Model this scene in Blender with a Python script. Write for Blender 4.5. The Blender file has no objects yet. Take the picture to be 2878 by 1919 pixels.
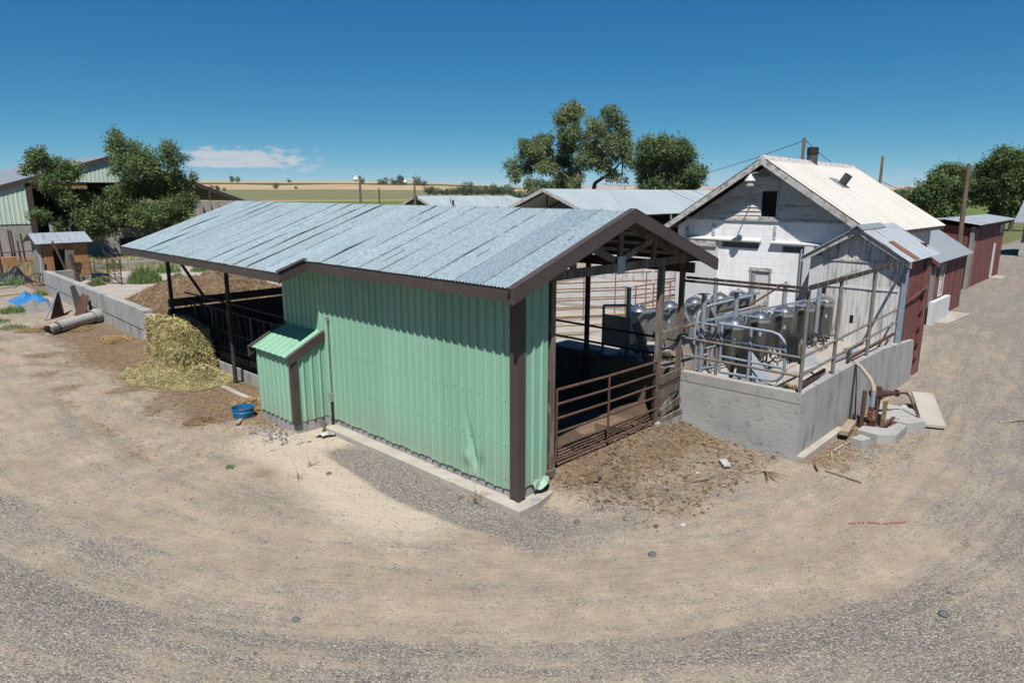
import bpy, math, random
from mathutils import Vector, Matrix, noise as mnoise
R=math.radians
random.seed(7)
sc=bpy.context.scene
COL=sc.collection
LOC={}          # world position of every root / part, so that parts can be written in world coordinates
# ------------------------------------------------------------------ materials
def nt(name):
    m=bpy.data.materials.new(name); m.use_nodes=True
    t=m.node_tree; b=t.nodes['Principled BSDF']; return m,t,b
def N(t,typ,**k):
    n=t.nodes.new(typ)
    for a,v in k.items():
        if a in n.inputs: n.inputs[a].default_value=v
        else: setattr(n,a,v)
    return n
def L(t,a,b): t.links.new(a,b)
def coords(t,stretch=(1,1,1),rot=(0,0,0)):
    c=N(t,'ShaderNodeTexCoord'); mp=N(t,'ShaderNodeMapping')
    mp.inputs['Scale'].default_value=stretch; mp.inputs['Rotation'].default_value=rot
    L(t,c.outputs['Object'],mp.inputs['Vector']); return mp.outputs['Vector']
def noi(t,v,scale,detail=4,rough=.6):
    n=N(t,'ShaderNodeTexNoise',Scale=scale,Detail=detail,Roughness=rough); L(t,v,n.inputs['Vector']); return n.outputs['Fac']
def ramp(t,f,lo,hi,a=(0,0,0,1),b=(1,1,1,1)):
    r=N(t,'ShaderNodeValToRGB'); e=r.color_ramp.elements
    e[0].position=lo; e[1].position=hi; e[0].color=a; e[1].color=b
    L(t,f,r.inputs['Fac']); return r.outputs['Color']
def mix(t,f,a,b,bt='MIX'):
    m=N(t,'ShaderNodeMix',data_type='RGBA',blend_type=bt)
    for s,v in ((0,f),(6,a),(7,b)):
        if hasattr(v,'is_linked'): L(t,v,m.inputs[s])
        elif isinstance(v,(int,float)): m.inputs[s].default_value=v
        else: m.inputs[s].default_value=(*v[:3],1)
    return m.outputs[2]
def bump(t,b,f,strength=.3,dist=.02):
    n=N(t,'ShaderNodeBump',Strength=strength,Distance=dist); L(t,f,n.inputs['Height']); L(t,n.outputs['Normal'],b.inputs['Normal']); return n
K=.60     # everything is exposed 0.7 stops up (see view settings), so diffuse colours stay at this share
def M(name,c1,c2=None,scale=4,lo=.35,hi=.65,rough=.85,metal=0,bs=None,bd=.01,bstr=.4,stretch=(1,1,1),c3=None,s3=25,lo3=.5,hi3=.62,spec=.3,st3=None,rot=(0,0,0)):
    m,t,b=nt(name); v=coords(t,stretch,rot)
    kk=1.0 if metal>.5 else K
    c1=[q*kk for q in c1]; c2=[q*kk for q in c2] if c2 else None; c3=[q*kk for q in c3] if c3 else None
    col=mix(t,ramp(t,noi(t,v,scale),lo,hi),c1,c2 or [x*.75 for x in c1])
    if c3:
        v3=coords(t,st3) if st3 else v
        col=mix(t,ramp(t,noi(t,v3,s3,5,.65),lo3,hi3),col,c3)
    L(t,col,b.inputs['Base Color'])
    b.inputs['Roughness'].default_value=rough; b.inputs['Metallic'].default_value=metal
    b.inputs['Specular IOR Level'].default_value=spec
    if bs: bump(t,b,noi(t,v,bs,5,.7),bstr,bd)
    return m
def attr_mat(name,attr,rough=.85,trans=0,gain=1.0):
    m,t,b=nt(name); a_=N(t,'ShaderNodeAttribute',attribute_name=attr); a=N(t,'ShaderNodeVectorMath',operation='SCALE'); a.inputs['Scale'].default_value=gain; L(t,a_.outputs['Color'],a.inputs[0])
    b.inputs['Roughness'].default_value=rough; b.inputs['Specular IOR Level'].default_value=.25
    L(t,a.outputs[0],b.inputs['Base Color'])
    if trans:
        tr=N(t,'ShaderNodeBsdfTranslucent'); L(t,a.outputs[0],tr.inputs['Color'])
        mx=N(t,'ShaderNodeMixShader'); mx.inputs[0].default_value=trans
        L(t,b.outputs[0],mx.inputs[1]); L(t,tr.outputs[0],mx.inputs[2])
        L(t,mx.outputs[0],t.nodes['Material Output'].inputs['Surface'])
    return m
m={}
def greenmat():
    mm,t,b=nt('green_paint'); v=coords(t); q=[.60*c for c in (.285,.55,.392)]
    c=mix(t,ramp(t,noi(t,coords(t,(1,1,.22)),1.5,4),.35,.7),q,[.60*c for c in (.32,.58,.43)])
    # sheets weather differently
    sx=N(t,'ShaderNodeSeparateXYZ'); L(t,v,sx.inputs[0])
    f=N(t,'ShaderNodeMath',operation='MULTIPLY'); L(t,sx.outputs[1],f.inputs[0]); f.inputs[1].default_value=1.1
    fl=N(t,'ShaderNodeMath',operation='FLOOR'); L(t,f.outputs[0],fl.inputs[0])
    wn=N(t,'ShaderNodeTexWhiteNoise',noise_dimensions='1D'); L(t,fl.outputs[0],wn.inputs['W'])
    c=mix(t,1.0,c,ramp(t,wn.outputs['Value'],0,1,(.93,.95,.94,1),(1.05,1.03,1.04,1)),'MULTIPLY')
    # dust kicked up from the yard, and runs of dirt
    mr=N(t,'ShaderNodeMapRange'); L(t,sx.outputs[2],mr.inputs[0]); mr.inputs[1].default_value=1.15; mr.inputs[2].default_value=.2; mr.inputs[3].default_value=0; mr.inputs[4].default_value=.55
    ad=N(t,'ShaderNodeMath',operation='ADD'); L(t,mr.outputs[0],ad.inputs[0]); L(t,noi(t,coords(t,(1,2.2,.8)),2.4,6,.7),ad.inputs[1])
    d=ramp(t,ad.outputs[0],.62,1.05); d2=N(t,'ShaderNodeMath',operation='MULTIPLY'); L(t,d,d2.inputs[0]); d2.inputs[1].default_value=.34
    c=mix(t,d2.outputs[0],c,[.60*k for k in (.40,.37,.27)])
    s=ramp(t,noi(t,coords(t,(1,14,.5)),1.2,5,.7),.60,.76); s2=N(t,'ShaderNodeMath',operation='MULTIPLY'); L(t,s,s2.inputs[0]); s2.inputs[1].default_value=.35
    c=mix(t,s2.outputs[0],c,[.60*k for k in (.20,.36,.26)])
    sp=ramp(t,noi(t,v,22,3,.6),.70,.74); c=mix(t,sp,c,[.60*k for k in (.24,.33,.24)])
    L(t,c,b.inputs['Base Color']); b.inputs['Roughness'].default_value=.45; b.inputs['Specular IOR Level'].default_value=.35
    bump(t,b,noi(t,coords(t,(1,1,.6)),2.2,3,.5),.25,.03)
    return mm
m['green']=greenmat()
m['greenroof']=M('green_roof_paint',(.30,.55,.40),(.26,.49,.35),3,rough=.4,c3=(.36,.33,.2),s3=7,lo3=.66,hi3=.8)
m['brown']=M('brown_trim',(.092,.072,.066),(.075,.058,.053),2.2,rough=.55,c3=(.13,.11,.10),s3=12,lo3=.56,hi3=.75)
m['conc']=M('concrete',(.47,.46,.44),(.36,.355,.34),1.2,.3,.7,.9,0,bs=22,bd=.008,c3=(.20,.195,.185),s3=7,lo3=.55,hi3=.8)
m['concwall']=M('weathered_concrete',(.47,.465,.45),(.34,.34,.33),1.0,.3,.72,.9,0,bs=16,bd=.012,bstr=.5,stretch=(1,1,.35),c3=(.17,.16,.15),s3=4,lo3=.52,hi3=.76)
m['concrough']=M('board_marked_concrete',(.48,.48,.47),(.35,.355,.355),1.4,.3,.7,.92,0,bs=9,bd=.02,bstr=.55,stretch=(1,.8,1.5),c3=(.15,.15,.15),s3=6,lo3=.6,hi3=.7)
m['concpale']=M('pale_concrete',(.50,.46,.41),(.40,.36,.31),.8,rough=.9,bs=18,bd=.01,c3=(.30,.25,.19),s3=2.2,lo3=.56,hi3=.75)
m['curb']=M('curb_concrete',(.55,.52,.46),(.44,.40,.34),1.5,rough=.9,bs=20,bd=.01,c3=(.33,.26,.17),s3=5,lo3=.58,hi3=.72)
m['wood']=M('weathered_wood',(.19,.15,.115),(.115,.088,.066),3,rough=.85,bs=20,bd=.006,stretch=(1,1,.15),c3=(.27,.245,.215),s3=8)
m['darkwood']=M('dark_old_wood',(.105,.072,.052),(.06,.043,.034),3,rough=.85,bs=20,bd=.006,stretch=(1,1,.3),c3=(.15,.12,.09),s3=8,lo3=.6,hi3=.75)
m['rust']=M('rusty_steel',(.14,.067,.045),(.085,.045,.036),9,rough=.8,bs=40,bd=.004,c3=(.20,.12,.085),s3=18,lo3=.56,hi3=.7)
m['rustdrop']=M('rusty_steel_droppings',(.135,.072,.052),(.09,.05,.04),9,rough=.8,bs=40,bd=.004,c3=(.55,.52,.46),s3=14,lo3=.66,hi3=.70)
m['rustpanel']=M('rusty_panel_paint',(.30,.135,.085),(.20,.095,.07),5,rough=.75,c3=(.42,.30,.17),s3=9,lo3=.54,hi3=.66)
m['greenpanel']=M('old_green_panel_paint',(.24,.235,.13),(.33,.20,.11),3,rough=.75,c3=(.40,.30,.18),s3=9,lo3=.55,hi3=.66)
m['darkrail']=M('dark_rusty_rail',(.075,.055,.045),(.05,.04,.035),8,rough=.75,c3=(.17,.14,.12),s3=16,lo3=.60,hi3=.70)
m['blacksteel']=M('dark_steel',(.035,.032,.03),(.06,.045,.038),6,rough=.7)
m['galv']=M('galvanized_pipe',(.42,.46,.50),(.32,.355,.39),8,rough=.5,metal=.35,c3=(.26,.22,.18),s3=10,lo3=.64,hi3=.75)
m['bluegalv']=M('blue_grey_pipe',(.34,.42,.50),(.27,.34,.42),7,rough=.5,metal=.15,c3=(.22,.2,.18),s3=12,lo3=.66,hi3=.74)
m['oldpipe']=M('weathered_pipe',(.245,.232,.215),(.165,.148,.13),7,rough=.7,metal=.1,c3=(.36,.34,.31),s3=14,lo3=.56,hi3=.7)
m['stainless']=M('stainless_steel',(.44,.44,.435),(.34,.335,.325),5,.3,.7,.27,.92,stretch=(1,1,.2),c3=(.36,.33,.30),s3=9,lo3=.55,hi3=.8)
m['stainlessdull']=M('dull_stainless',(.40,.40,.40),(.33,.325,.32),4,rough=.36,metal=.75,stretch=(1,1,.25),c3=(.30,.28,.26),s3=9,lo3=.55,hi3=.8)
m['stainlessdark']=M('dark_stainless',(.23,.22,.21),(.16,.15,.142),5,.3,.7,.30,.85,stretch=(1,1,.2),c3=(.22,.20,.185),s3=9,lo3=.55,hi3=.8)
m['galvsheet']=M('galvanized_sheet',(.50,.54,.58),(.42,.45,.49),12,rough=.45,metal=.25)
m['black']=M('black_plastic',(.02,.021,.024),(.035,.036,.04),5,rough=.5,bs=6,bd=.05)
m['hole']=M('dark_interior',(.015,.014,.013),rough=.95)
m['shadeconc']=M('shade_darkened_concrete',(.17,.15,.125),(.10,.088,.075),2,rough=.95,bs=14,bd=.01,c3=(.24,.225,.2),s3=4,lo3=.58,hi3=.75)  # pen concrete with the shed's inner shade put into its colour
m['redwood']=M('red_painted_boards',(.225,.062,.055),(.165,.055,.048),2.2,rough=.8,bs=18,bd=.006,stretch=(1,1,.12),c3=(.25,.17,.145),s3=7,lo3=.50,hi3=.68)
m['white']=M('white_paint',(.74,.75,.76),(.66,.67,.68),2,rough=.75,bs=14,bd=.006,c3=(.50,.49,.47),s3=6,lo3=.62,hi3=.8)
m['greyboards']=M('peeling_white_boards',(.78,.77,.76),(.62,.61,.60),2.5,rough=.85,bs=20,bd=.006,stretch=(1,1,.16),c3=(.30,.275,.25),s3=9,lo3=.52,hi3=.66)
m['siding']=M('peeling_siding',(.84,.82,.78),(.62,.58,.53),2.0,rough=.85,stretch=(1,.18,1),bs=20,bd=.006,c3=(.36,.29,.22),s3=6,lo3=.50,hi3=.68)
m['fadedtrim']=M('faded_trim_board',(.64,.63,.61),(.50,.49,.47),3,rough=.85,c3=(.25,.23,.21),s3=8)
m['whiteroof']=M('white_metal_roof',(.64,.615,.57),(.57,.545,.495),1.2,rough=.5,c3=(.45,.39,.31),s3=2.4,lo3=.56,hi3=.78,stretch=(3.5,.25,.25))
m['rustroof']=M('rust_streaked_roof',(.44,.50,.56),(.38,.43,.48),2,rough=.5,metal=.2,stretch=(1.6,.25,.25),c3=(.30,.20,.145),s3=3.2,lo3=.56,hi3=.63)
m['rustsheet']=M('rusted_roof_sheet',(.28,.13,.07),(.20,.095,.055),4,rough=.8)
m['greyroof']=M('grey_metal_roof',(.33,.37,.40),(.30,.335,.36),2,rough=.5,metal=.15,stretch=(1.6,.3,.3))
m['palegreen']=M('pale_green_siding',(.70,.86,.74),(.62,.78,.67),1.5,rough=.55,stretch=(1,1,.2))
m['farroof']=M('far_galvanized_roof',(.47,.55,.58),(.42,.495,.52),.5,rough=.5,metal=.15,stretch=(1,.2,.2),c3=(.52,.59,.62),s3=2)
m['hutwood']=M('orange_plywood',(.50,.265,.12),(.40,.20,.09),3,rough=.85,stretch=(1,1,.2),c3=(.18,.105,.06),s3=5,lo3=.56,hi3=.72)
m['greywood']=M('grey_plywood',(.33,.31,.28),(.25,.235,.215),3,rough=.9,stretch=(1,1,.2))
m['bluetub']=M('blue_plastic',(.015,.16,.36),(.02,.19,.40),8,rough=.45,c3=(.12,.2,.27),s3=10,lo3=.64,hi3=.74)
m['bluetarp']=M('blue_tarp',(.05,.27,.62),(.04,.2,.5),9,rough=.5,bs=15,bd=.03,c3=(.45,.5,.52),s3=14,lo3=.62,hi3=.66)
m['bark']=M('bark',(.15,.12,.095),(.09,.07,.055),6,rough=.95,bs=20,bd=.02,stretch=(1,1,.3))
m['polewood']=M('pole_wood',(.24,.185,.13),(.16,.12,.085),5,rough=.9,bs=20,bd=.008,stretch=(1,1,.06),c3=(.12,.09,.065),s3=7)
m['manure']=M('manure',(.155,.095,.055),(.25,.175,.10),2.2,rough=.95,bs=7,bd=.09,bstr=.9,c3=(.075,.05,.036),s3=3.5,lo3=.54,hi3=.64)
m['straw']=M('straw',(.38,.26,.12),(.27,.18,.09),5,rough=.9,bs=16,bd=.03)
m['dirtfloor']=M('dark_bedding',(.085,.06,.042),(.13,.09,.055),3,rough=.95,bs=12,bd=.04)
m['hay']=attr_mat('hay_strands','Col',.85,.15,.80)
m['leaf']=attr_mat('leaf','Col',.55,.28,1.15)
m['peb']=attr_mat('pebble','Col',.85,0,.62)
m['twig']=M('dry_twig',(.42,.33,.2),(.32,.24,.14),8,rough=.9)
m['hose']=M('canvas_hose',(.46,.40,.31),(.38,.32,.24),6,rough=.9,bs=25,bd=.004)
m['yellowrust']=M('yellow_rust',(.40,.31,.13),(.22,.12,.06),6,rough=.8)
m['redrust']=M('red_rust',(.12,.042,.03),(.07,.03,.024),12,rough=.85,bs=30,bd=.02,bstr=.8)
m['pinkpaint']=M('orange_marking_paint',(.46,.17,.12),(.40,.2,.15),12,rough=.9)
m['lampwhite']=M('lamp_enamel',(.72,.74,.75),rough=.35)
m['glass']=M('frosted_globe',(.62,.60,.52),rough=.25)
m['wire']=M('wire_black',(.03,.03,.03),rough=.6)
m['rock']=M('grey_stone',(.26,.25,.245),(.19,.185,.185),6,rough=.85,bs=14,bd=.015)
m['bluestone']=M('dark_blue_stone',(.12,.125,.135),(.16,.165,.17),6,rough=.8,bs=14,bd=.015)
m['redstone']=M('reddish_stone',(.20,.125,.10),(.14,.095,.08),6,rough=.85,bs=14,bd=.015)
m['palestone']=M('pale_stone',(.55,.53,.49),(.45,.43,.40),6,rough=.85,bs=14,bd=.015)
m['boardwood']=M('sun_bleached_board',(.43,.34,.24),(.32,.25,.18),5,rough=.9,stretch=(.2,1,1),bs=20,bd=.006)
m['pvc']=M('grey_pvc',(.33,.35,.36),rough=.5)
m['ventmetal']=M('dark_vent_metal',(.115,.125,.13),(.075,.08,.085),6,rough=.55,metal=.2)
# galvanised roof with spangle
def roofmat():
    mm,t,b=nt('galvanized_corrugated_roof'); v=coords(t)
    vo=N(t,'ShaderNodeTexVoronoi',Scale=34); L(t,v,vo.inputs['Vector'])
    sep=N(t,'ShaderNodeSeparateColor'); L(t,vo.outputs['Color'],sep.inputs[0])
    sp=mix(t,sep.outputs[0],(.135,.178,.20),(.285,.35,.375))
    big=ramp(t,noi(t,v,.55,3),.38,.64)
    c=mix(t,mix(t,big,(.5,.5,.5),(.15,.15,.15)),sp,(.20,.255,.28))
    # per sheet tone from face attribute
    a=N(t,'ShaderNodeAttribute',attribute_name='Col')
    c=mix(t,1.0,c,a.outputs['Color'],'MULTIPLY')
    L(t,c,b.inputs['Base Color']); b.inputs['Roughness'].default_value=.5; b.inputs['Metallic'].default_value=.2
    return mm
m['galvroof']=roofmat()
def brickmat():
    mm,t,b=nt('white_painted_block'); v0=coords(t); sx=N(t,'ShaderNodeSeparateXYZ'); L(t,v0,sx.inputs[0]); cx=N(t,'ShaderNodeCombineXYZ'); L(t,sx.outputs[1],cx.inputs[0]); L(t,sx.outputs[2],cx.inputs[1]); v=cx.outputs[0]
    br=N(t,'ShaderNodeTexBrick',Scale=1.0); br.inputs['Brick Width'].default_value=.42; br.inputs['Row Height'].default_value=.21
    br.inputs['Mortar Size'].default_value=.009; br.inputs['Mortar Smooth'].default_value=.4
    L(t,v,br.inputs['Vector'])
    n=ramp(t,noi(t,coords(t,(1,1,.35)),1.8,6,.68),.50,.74)
    c=mix(t,n,(.62,.625,.64),(.47,.455,.43))
    c=mix(t,br.outputs['Fac'],c,(.505,.50,.49))
    L(t,c,b.inputs['Base Color']); b.inputs['Roughness'].default_value=.8
    bump(t,b,br.outputs['Fac'],-.5,.01)
    return mm
m['block']=brickmat()
# ------------------------------------------------------------------ mesh builder (world coordinates)
class MB:
    def __init__(s): s.v=[]; s.f=[]; s.c=[]; s.sm=False
    def add(s,vs,fs,col=None):
        o=len(s.v); s.v+= [tuple(p) for p in vs]
        for f in fs:
            s.f.append(tuple(i+o for i in f)); s.c.append(col or (1,1,1))
        return s
    def box(s,x0,x1,y0,y1,z0,z1,col=None):
        if x0>x1: x0,x1=x1,x0
        if y0>y1: y0,y1=y1,y0
        vs=[(x,y,z) for z in (z0,z1) for y in (y0,y1) for x in (x0,x1)]
        return s.add(vs,[(0,2,3,1),(4,5,7,6),(0,1,5,4),(2,6,7,3),(0,4,6,2),(1,3,7,5)],col)
    def bar(s,p,q,w,h,up=(0,0,1),col=None):
        p=Vector(p); q=Vector(q); d=(q-p).normalized(); up=Vector(up)
        if abs(d.dot(up))>.98: up=Vector((1,0,0))
        a=d.cross(up).normalized(); b=a.cross(d).normalized()
        vs=[e+a*(w/2*i)+b*(h/2*j) for e in (p,q) for i,j in ((-1,-1),(1,-1),(1,1),(-1,1))]
        return s.add(vs,[(0,1,2,3),(7,6,5,4),(0,4,5,1),(1,5,6,2),(2,6,7,3),(3,7,4,0)],col)
    def tube(s,pts,r,n=8,cap=True,col=None):
        pts=[Vector(p) for p in pts]; rs=r if isinstance(r,(list,tuple)) else [r]*len(pts)
        rings=[]; o=len(s.v); ref=None
        for i,p in enumerate(pts):
            d=(pts[min(i+1,len(pts)-1)]-pts[max(i-1,0)]).normalized()
            if ref is None:
                ref=Vector((0,0,1)) if abs(d.z)<.9 else Vector((1,0,0))
            a=d.cross(ref).normalized(); b=a.cross(d).normalized(); ref=b
            for k in range(n):
                t=2*math.pi*k/n; s.v.append(tuple(p+(a*math.cos(t)+b*math.sin(t))*rs[i]))
        for i in range(len(pts)-1):
            for k in range(n):
                k2=(k+1)%n; s.f.append((o+i*n+k,o+i*n+k2,o+(i+1)*n+k2,o+(i+1)*n+k)); s.c.append(col or (1,1,1))
        if cap:
            s.f.append(tuple(o+k for k in range(n))[::-1]); s.c.append(col or (1,1,1))
            s.f.append(tuple(o+(len(pts)-1)*n+k for k in range(n))); s.c.append(col or (1,1,1))
        s.sm=True
        return s
    def prism(s,pts,off,col=None):
        n=len(pts); off=Vector(off); a=[Vector(p) for p in pts]; b=[p+off for p in a]
        return s.add(a+b,[tuple(range(n))[::-1],tuple(range(n,2*n))]+[(i,(i+1)%n,n+(i+1)%n,n+i) for i in range(n)],col)
    def lathe(s,cx,cy,prof,n=20,col=None,a0=0,a1=2*math.pi):
        o=len(s.v); full=abs(a1-a0-2*math.pi)<1e-6; m_=n if full else n+1
        for r,z in prof:
            for k in range(m_):
                t=a0+(a1-a0)*k/n; s.v.append((cx+r*math.cos(t),cy+r*math.sin(t),z))
        for i in range(len(prof)-1):
            for k in range(n):
                k2=(k+1)%m_; s.f.append((o+i*m_+k,o+i*m_+k2,o+(i+1)*m_+k2,o+(i+1)*m_+k)); s.c.append(col or (1,1,1))
        s.sm=True
        return s
    def grid(s,fn,nu,nv,col=None):
        o=len(s.v)
        for i in range(nu+1):
            for j in range(nv+1): s.v.append(tuple(fn(i/nu,j/nv)))
        for i in range(nu):
            for j in range(nv):
                a=o+i*(nv+1)+j; s.f.append((a,a+nv+1,a+nv+2,a+1)); s.c.append(col or (1,1,1))
        return s
    def build(s,name,mat,parent=None,loc=None,smooth=None,color=False):
        if parent is not None: base=LOC[parent.name]
        elif loc is not None: base=loc
        else:
            xs=[p[0] for p in s.v]; ys=[p[1] for p in s.v]; zs=[p[2] for p in s.v]
            base=((min(xs)+max(xs))/2,(min(ys)+max(ys))/2,min(zs))
        me=bpy.data.meshes.new(name)
        me.from_pydata([(x-base[0],y-base[1],z-base[2]) for x,y,z in s.v],[],s.f)
        if isinstance(mat,str): mat=m[mat]
        me.materials.append(mat)
        sm=s.sm if smooth is None else smooth
        if sm:
            me.shade_smooth()
            try: me.set_sharp_from_angle(angle=R(40))
            except Exception: pass
        if color:
            ca=me.color_attributes.new('Col','FLOAT_COLOR','CORNER')
            buf=[]
            for f,c in zip(s.f,s.c): buf+= [c[0],c[1],c[2],1.0]*len(f)
            ca.data.foreach_set('color',buf)
        me.update()
        o=bpy.data.objects.new(name,me); COL.objects.link(o)
        if parent is not None:
            o.parent=parent; LOC[o.name]=LOC[parent.name]
        else:
            o.location=base; LOC[o.name]=base
        return o
def tag(o,label,cat,group=None,kind=None):
    if label: o['label']=label
    if cat: o['category']=cat
    if group: o['group']=group
    if kind: o['kind']=kind
    return o
def thing(name,loc,label,cat,group=None):
    o=bpy.data.objects.new(name,None); COL.objects.link(o); o.location=loc; LOC[o.name]=tuple(loc)
    o.empty_display_size=.2
    return tag(o,label,cat,group)
def single(mb,name,mat,label,cat,group=None,**k):
    return tag(mb.build(name,mat,**k),label,cat,group)
def struct(mb,name,mat,**k):
    o=mb.build(name,mat,**k); o['kind']='structure'; return o
def copy_tree(src,loc,rz=0,label=None,group=None,scale=None,parent=None):
    c=src.copy(); COL.objects.link(c)
    if parent is None:
        c.location=loc; c.rotation_euler=(0,0,rz)
        if scale: c.scale=scale
        if label: c['label']=label
        if group: c['group']=group
    else: c.parent=parent
    for ch in list(src.children): copy_tree(ch,None,parent=c)
    return c
def pipes(mb,segs,r,n=8):
    for a,b in segs: mb.tube([a,b],r,n)
    return mb
def S(x,a,b):
    t=max(0,min(1,(x-a)/(b-a))); return t*t*(3-2*t)
def nz(x,y=0,z=0): return mnoise.noise(Vector((x,y,z)))
def rects(a0,a1,z0,z1,holes):
    "split a rectangle round holes -> list of (a0,a1,z0,z1)"
    xs=sorted({a0,a1,*[h[i] for h in holes for i in (0,1)]}); zs=sorted({z0,z1,*[h[i] for h in holes for i in (2,3)]})
    out=[]
    for i in range(len(zs)-1):
        zc=(zs[i]+zs[i+1])/2; run=None
        for j in range(len(xs)-1):
            xc=(xs[j]+xs[j+1])/2
            hole=any(h[0]<xc<h[1] and h[2]<zc<h[3] for h in holes)
            if hole:
                if run: out.append(run); run=None
            else:
                run=(run[0],xs[j+1],zs[i],zs[i+1]) if run else (xs[j],xs[j+1],zs[i],zs[i+1])
        if run: out.append(run)
    return out
# ------------------------------------------------------------------ camera, sun, sky
cam=bpy.data.cameras.new('camera'); co=bpy.data.objects.new('camera',cam); COL.objects.link(co)
CAM=(-7.43,-6.96,5.0)
co.location=CAM; co.rotation_euler=(R(90-12.54),0,R(-46.3))
cam.sensor_width=36; cam.lens=23.88; cam.clip_end=30000; cam.clip_start=.1
sc.camera=co
SUN=Vector((-.47,-.38,1)).normalized()
sd=bpy.data.lights.new('sun','SUN'); sd.energy=5.0; sd.angle=R(.5); sd.color=(1,.955,.89)
so=bpy.data.objects.new('sun',sd); COL.objects.link(so); so.location=(-20,-20,40)
so.rotation_euler=SUN.to_track_quat('Z','Y').to_euler()
w=bpy.data.worlds.new('World'); sc.world=w; w.use_nodes=True
t=w.node_tree; bg=t.nodes['Background']
sky=N(t,'ShaderNodeTexSky',sky_type='NISHITA',sun_disc=False)
sky.sun_elevation=math.asin(SUN.z); sky.sun_rotation=math.atan2(SUN.x,SUN.y)
sky.altitude=1500; sky.air_density=.5; sky.dust_density=.1; sky.ozone_density=3
tc=N(t,'ShaderNodeTexCoord'); sx=N(t,'ShaderNodeSeparateXYZ'); L(t,tc.outputs['Generated'],sx.inputs[0])
def mth(op,a,b=None,c=None):
    n=N(t,'ShaderNodeMath',operation=op)
    for i,v in enumerate((a,b,c)):
        if v is None: continue
        if hasattr(v,'is_linked'): L(t,v,n.inputs[i])
        else: n.inputs[i].default_value=v
    return n.outputs[0]
def sstep(x,a,b):
    n=N(t,'ShaderNodeMapRange',interpolation_type='SMOOTHSTEP'); L(t,x,n.inputs[0])
    n.inputs[1].default_value=a; n.inputs[2].default_value=b; return n.outputs[0]
az=mth('ARCTAN2',sx.outputs[0],sx.outputs[1])      # azimuth from +Y towards +X
el=mth('ARCSINE',sx.outputs[2])
sp_=N(t,'ShaderNodeSeparateColor'); L(t,sky.outputs[0],sp_.inputs[0]); cb_=N(t,'ShaderNodeCombineColor')
for i,(k,g) in enumerate(((.60,1.62),(.635,.79),(.635,.455))):      # deep clear high desert blue
    L(t,mth('MULTIPLY',mth('POWER',mth('MULTIPLY',sp_.outputs[i],.1),g),k*10),cb_.inputs[i])
skycol=cb_.outputs[0]
def cloud(a0,a1,e0,e1,scale,thr,seed,base):
    mp=N(t,'ShaderNodeCombineXYZ'); L(t,mth('MULTIPLY',az,scale),mp.inputs[0]); L(t,mth('MULTIPLY',el,scale*2.3),mp.inputs[1]); mp.inputs[2].default_value=seed
    n=N(t,'ShaderNodeTexNoise',Scale=1,Detail=6,Roughness=.55); L(t,mp.outputs[0],n.inputs['Vector'])
    wa=mth('MULTIPLY',sstep(az,a0,a0+(a1-a0)*.2),sstep(az,a1,a1-(a1-a0)*.55))
    we=mth('MULTIPLY',sstep(el,e0,e0+(e1-e0)*.18),sstep(el,e1,e1-(e1-e0)*.6))
    k=mth('MULTIPLY',wa,we)
    v=mth('ADD',n.outputs['Fac'],mth('MULTIPLY',k,.42))
    return mth('MULTIPLY',mth('MULTIPLY',sstep(v,thr-.06,thr+.24),sstep(k,0,.2)),base)
HEAD=R(46.3)
def azpx(px): return HEAD+math.atan((px-1176)/1600.)
def elpx(py): return math.atan((437-py)/1600.)
c1=cloud(azpx(395),azpx(800),elpx(396),elpx(334),60,.66,3.1,.78)
c2=cloud(azpx(640),azpx(860),elpx(404),elpx(362),40,.84,7.7,.55)
c3=cloud(azpx(1590),azpx(1760),elpx(412),elpx(380),40,.84,1.3,.4)
cc=mth('MAXIMUM',c1,mth('MAXIMUM',c2,c3))
mx=N(t,'ShaderNodeMix',data_type='RGBA'); L(t,cc,mx.inputs[0]); L(t,skycol,mx.inputs[6]); mx.inputs[7].default_value=(6.3,6.2,6.4,1)
L(t,mx.outputs[2],bg.inputs['Color']); bg.inputs['Strength'].default_value=.062
vs=sc.view_settings; vs.view_transform='Standard'; vs.look='None'; vs.exposure=.7; vs.gamma=1
sc.render.film_transparent=False
sc.cycles.max_bounces=6; sc.cycles.transparent_max_bounces=6
def polp(px,d):
    "ground point at horizontal distance d in the compass direction of photo column px"
    a=azpx(px); return (CAM[0]+d*math.sin(a),CAM[1]+d*math.cos(a))
# ------------------------------------------------------------------ ground
PATH=[(-4.9,60),(-5.3,30),(-5.4,12),(-5.2,7),(-3.9,2.0),(-2.2,-.7),(.2,-2.9),(3.2,-4.2),(8,-4.4),(16,-3.4),(28,-1.9),(60,1.0),(140,10)]
def _cr(P,n=8):
    out=[]
    for i in range(len(P)-1):
        p0,p1,p2_,p3=P[max(i-1,0)],P[i],P[i+1],P[min(i+2,len(P)-1)]
        for k in range(n):
            t_=k/n; out.append(tuple(.5*((2*p1[j])+(-p0[j]+p2_[j])*t_+(2*p0[j]-5*p1[j]+4*p2_[j]-p3[j])*t_*t_+(-p0[j]+3*p1[j]-3*p2_[j]+p3[j])*t_**3) for j in (0,1)))
    return out+[P[-1]]
PATH=_cr(PATH); PLEN=[0]
for p,q in zip(PATH[:-1],PATH[1:]): PLEN.append(PLEN[-1]+math.dist(p,q))
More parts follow.
